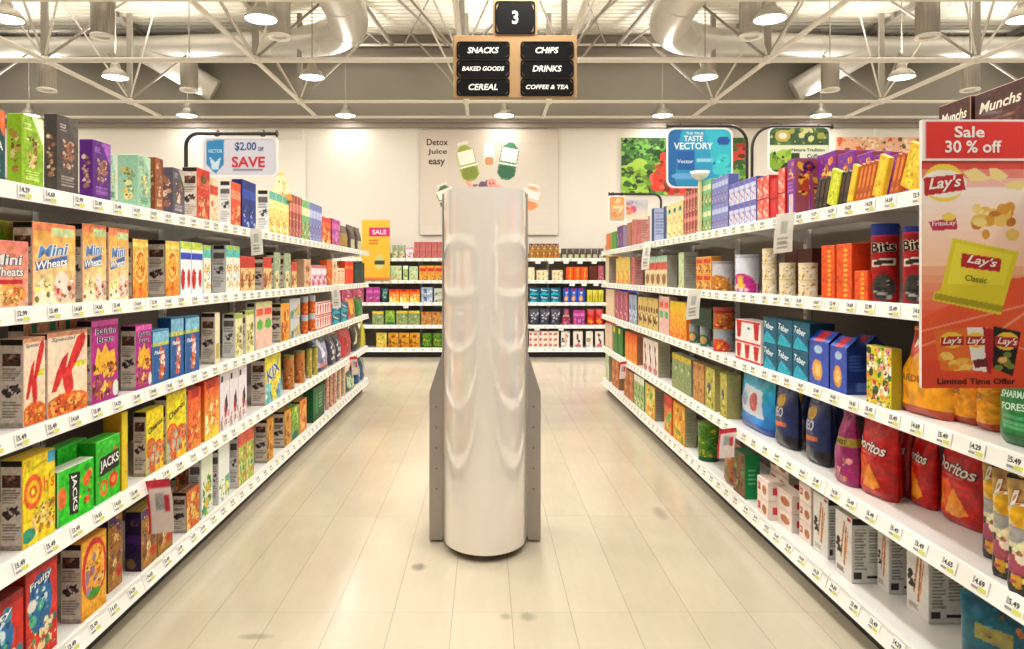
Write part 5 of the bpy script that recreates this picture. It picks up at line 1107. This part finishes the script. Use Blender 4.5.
pb.poly([(-s_,-.06,0),(s_,-.06,0),(s_,.06,0),(-s_,.06,0)], [[3,2,1,0]], 'e8a048')
yy = F*1.6/(CX-279)
o = link('snack_pyramid_pack', pb.mesh('snack_pyramid_pack', M['carton']), None, (-1.585, yy, 1.79+.283), (0,0,R(20)))
tag(o, 'cream pyramid-shaped snack pack with orange base atop yellow boxes, left shelf', 'packet')
YB = yy

# lime carton lying behind the pink wheat box
o = link('snack_box', box_mesh(.24, .12, .05, *[D['lime'][4], D['lime'][5], D['lime'][6]], 200), None, (-1.66, 2.33, 1.39+.0005), (0,0,R(90)))
o['category'] = 'box'; o['label'] = 'lime green snack carton behind the salmon pink wheat box, left second shelf'; o.scale = (1, 1, 2.45)

# ------------------------------------------------------------------ paper flags hanging from the rails
def flag(sg, si, px, w_, drop, cols, lab, bend=.25):
    Y = F*1.5/abs(px-CX); pb = PB()
    ops = cols
    def f(U, V, o=0):
        s = (1-V)*drop
        return np.stack([sg*-1*(-.0)+ (U-.5)*w_ - sg*0*s, -.004*np.sin(V*3)-.02*np.sin((1-V)*1.6)-o, -s], -1)
    # the strip faces the camera and curls out into the aisle
    def g_(U, V, o=0):
        s = (1-V)*drop
        return np.stack([-sg*(.012 + bend*drop*np.sin((1-V)*1.5)*.45 + (U-.5)*w_*-sg), -(.01+.015*(1-V)) - o + 0*U, -s + .12*w_*(U-.5)], -1)
    pb.sheet(g_, 14, 22, ops, drop/w_)
    pb.sheet(lambda U, V: g_(U, V)+np.array([0, .0015, 0]), 14, 22, [('bg','ececea')], 1, flip=True)
    z = SZ[si]+.004
    o = link('price_flag', pb.mesh('price_flag', M['label']), None, (sg*XF-sg*w_*(.5 if sg > 0 else .3), Y, z), (0,0,0))
    tag(o, lab, 'paper flag', 'hanging paper price flags'); return o
WF = [('bg','f0efe8'),('r',.3,.5,.7,.8,'c8ccc4'),('l',.2,.1,.8,.4,4,'b0b0a8')]
RF = [('bg','f0e4e0'),('r',0,.86,1,1,'d83050'),('r',0,0,.08,1,'d83050'),('r',.3,.45,.7,.75,'b8b8b8'),('r',.68,.4,.9,.7,'d04858')]
flag(-1, 0, 250, .075, .17, WF, 'white paper price flag hanging from the left top rail')
flag(-1, 1, 331, .08, .22, WF, 'white paper price flag hanging from left second rail, far end')
flag(-1, 3, 148, .11, .23, RF, 'red and white paper price flag hanging from left fourth rail')
flag(-1, 3, 350, .08, .2, RF, 'small pink paper price flag, left fourth rail near far end')
flag(1, 0, 797, .09, .19, WF, 'white paper price flag hanging from right top rail beside purple cartons')
flag(1, 0, 653, .07, .25, WF, 'narrow white paper price flag, right top rail near the far end')
flag(1, 1, 703, .09, .2, WF, 'white paper price flag hanging from the right second rail')
flag(1, 3, 738, .10, .17, RF, 'red and white paper price flag on right fourth rail')
flag(1, 3, 628, .07, .18, RF, 'small pink paper price flag, right fourth rail near far end')
for i, (px, si) in enumerate(((538, 0), (551, 0), (566, 0), (580, 0), (594, 0), (572, 1), (584, 1), (596, 1), (537, 3), (561, 3), (406, 2))):
    o = printed('bib_tag', .09, .08, [('bg','f4eeea'),('r',.2,.3,.8,.7,'e8c8c0')], 4, 4, loc=(wx(px, BY), BY-.014, SZ[si]-.055), thick=.003)
    nth = {0: ['first','second','third','fourth','fifth'], 1: ['first','second','third'], 3: ['first','second'], 2: ['only']}[si]
    idx = [q for q in (0,1,2,3,4,5,6,7,8,9,10) if [0,0,0,0,0,1,1,1,3,3,2][q] == si].index(i)
    tag(o, 'small white square price bib, far wall %s shelf rail, %s from left' % (SHN[si], nth[idx]), 'price tag', 'square price bibs')

# ------------------------------------------------------------------ the cylindrical display in the aisle
T = thing('display_column', 'tall cream glossy curved display column standing on the aisle floor', 'display', (0, 3.9, 0))
hw, fr, z0_, zt = .228, .27, .04, 1.955
out = [(-hw, .12)] + [(hw*math.sin(R(a)), -fr*math.cos(R(a))+.0) for a in range(-90, 91, 5)] + [(hw, .12)]
def shell(mb, prof, z0, z1, mi=0):
    n = len(prof)
    mb.add([(x, y, z0) for x, y in prof] + [(x, y, z1) for x, y in prof], [[i, i+1, n+i+1, n+i] for i in range(n-1)], mi, True)
mb = MB(); shell(mb, out, z0_, zt)
inn = [(x*.975, y*.975 if y < 0 else y) for x, y in out]
n = len(out)
mb.add([(x, y, zt) for x, y in out] + [(x, y, zt) for x, y in inn], [[i, n+i, n+i+1, i+1] for i in range(n-1)])
mb.add([(x, y, z0_) for x, y in out] + [(x, y, z0_) for x, y in inn], [[i, i+1, n+i+1, n+i] for i in range(n-1)])
obj('curved_front', mb, M['column'], T)
mb = MB(); mb.box(-hw+.006, .121, z0_, hw-.006, .15, zt-.01, bev=.003); obj('rear_panel', mb, M['fin'], T)
mb = MB(); nn = len(inn); mb.add([(x, y, zt-.012) for x, y in inn], [list(range(nn))]); mb.add([(x, y, z0_+.01) for x, y in inn], [list(range(nn-1, -1, -1))]); obj('lid', mb, M['fin'], T)
for s in (-1, 1):
    mb = MB(); mb.box(min(s*hw, s*(hw+.012)), -.0, z0_, max(s*hw, s*(hw+.012)), .13, zt-.004, bev=.002); obj('edge_strip', mb, M['strut'], T)
    # folded side fin, sloping off at shoulder height
    x0, x1 = s*(hw+.013), s*.312; a, b = .02, .30
    zA, zB = 1.06, .84
    P = []
    for y in (a, b): P += [(x0, y, .012), (x1, y, .012), (x1, y, zB), (x0, y, zA)]
    mb = MB(); mb.add(P, [[0,1,2,3],[7,6,5,4],[0,4,5,1],[1,5,6,2],[2,6,7,3],[3,7,4,0]]); fo = obj('side_fin', mb, M['fin'], T)
    for q in range(5):
        mb = MB(); mb.lathe([(0, .004), (.004, .003), (.006, 0)], 10); obj('rivet', mb, M['rivet'], fo, (s*.272, a-.0005, .76-q*.115), (R(90), 0, 0))
mb = MB(); mb.lathe([(0, 0), (.175, 0), (.185, .02), (.185, .039), (0, .039)], 32); obj('plinth', mb, M['kick'], T)

# ------------------------------------------------------------------ light, camera, look
wd = bpy.data.worlds.new('daylight'); S.world = wd; wd.use_nodes = True
bg = wd.node_tree.nodes['Background']; bg.inputs[0].default_value = (1.0, .975, .94, 1); bg.inputs[1].default_value = WORLD
cam = bpy.data.cameras.new('camera'); co = bpy.data.objects.new('camera', cam); COL.objects.link(co)
co.location = (0, 0, EH); co.rotation_euler = (R(90), 0, 0)
cam.sensor_width = 36; cam.lens = 36*F/1024; cam.clip_start = .05
cam.shift_x = (512-CX)/1024; cam.shift_y = -(324.5-CY)/1024
S.camera = co
S.view_settings.view_transform = 'Standard'; S.view_settings.look = 'None'; S.view_settings.gamma = 1; S.view_settings.use_curve_mapping = False
S.view_settings.exposure = EXPO
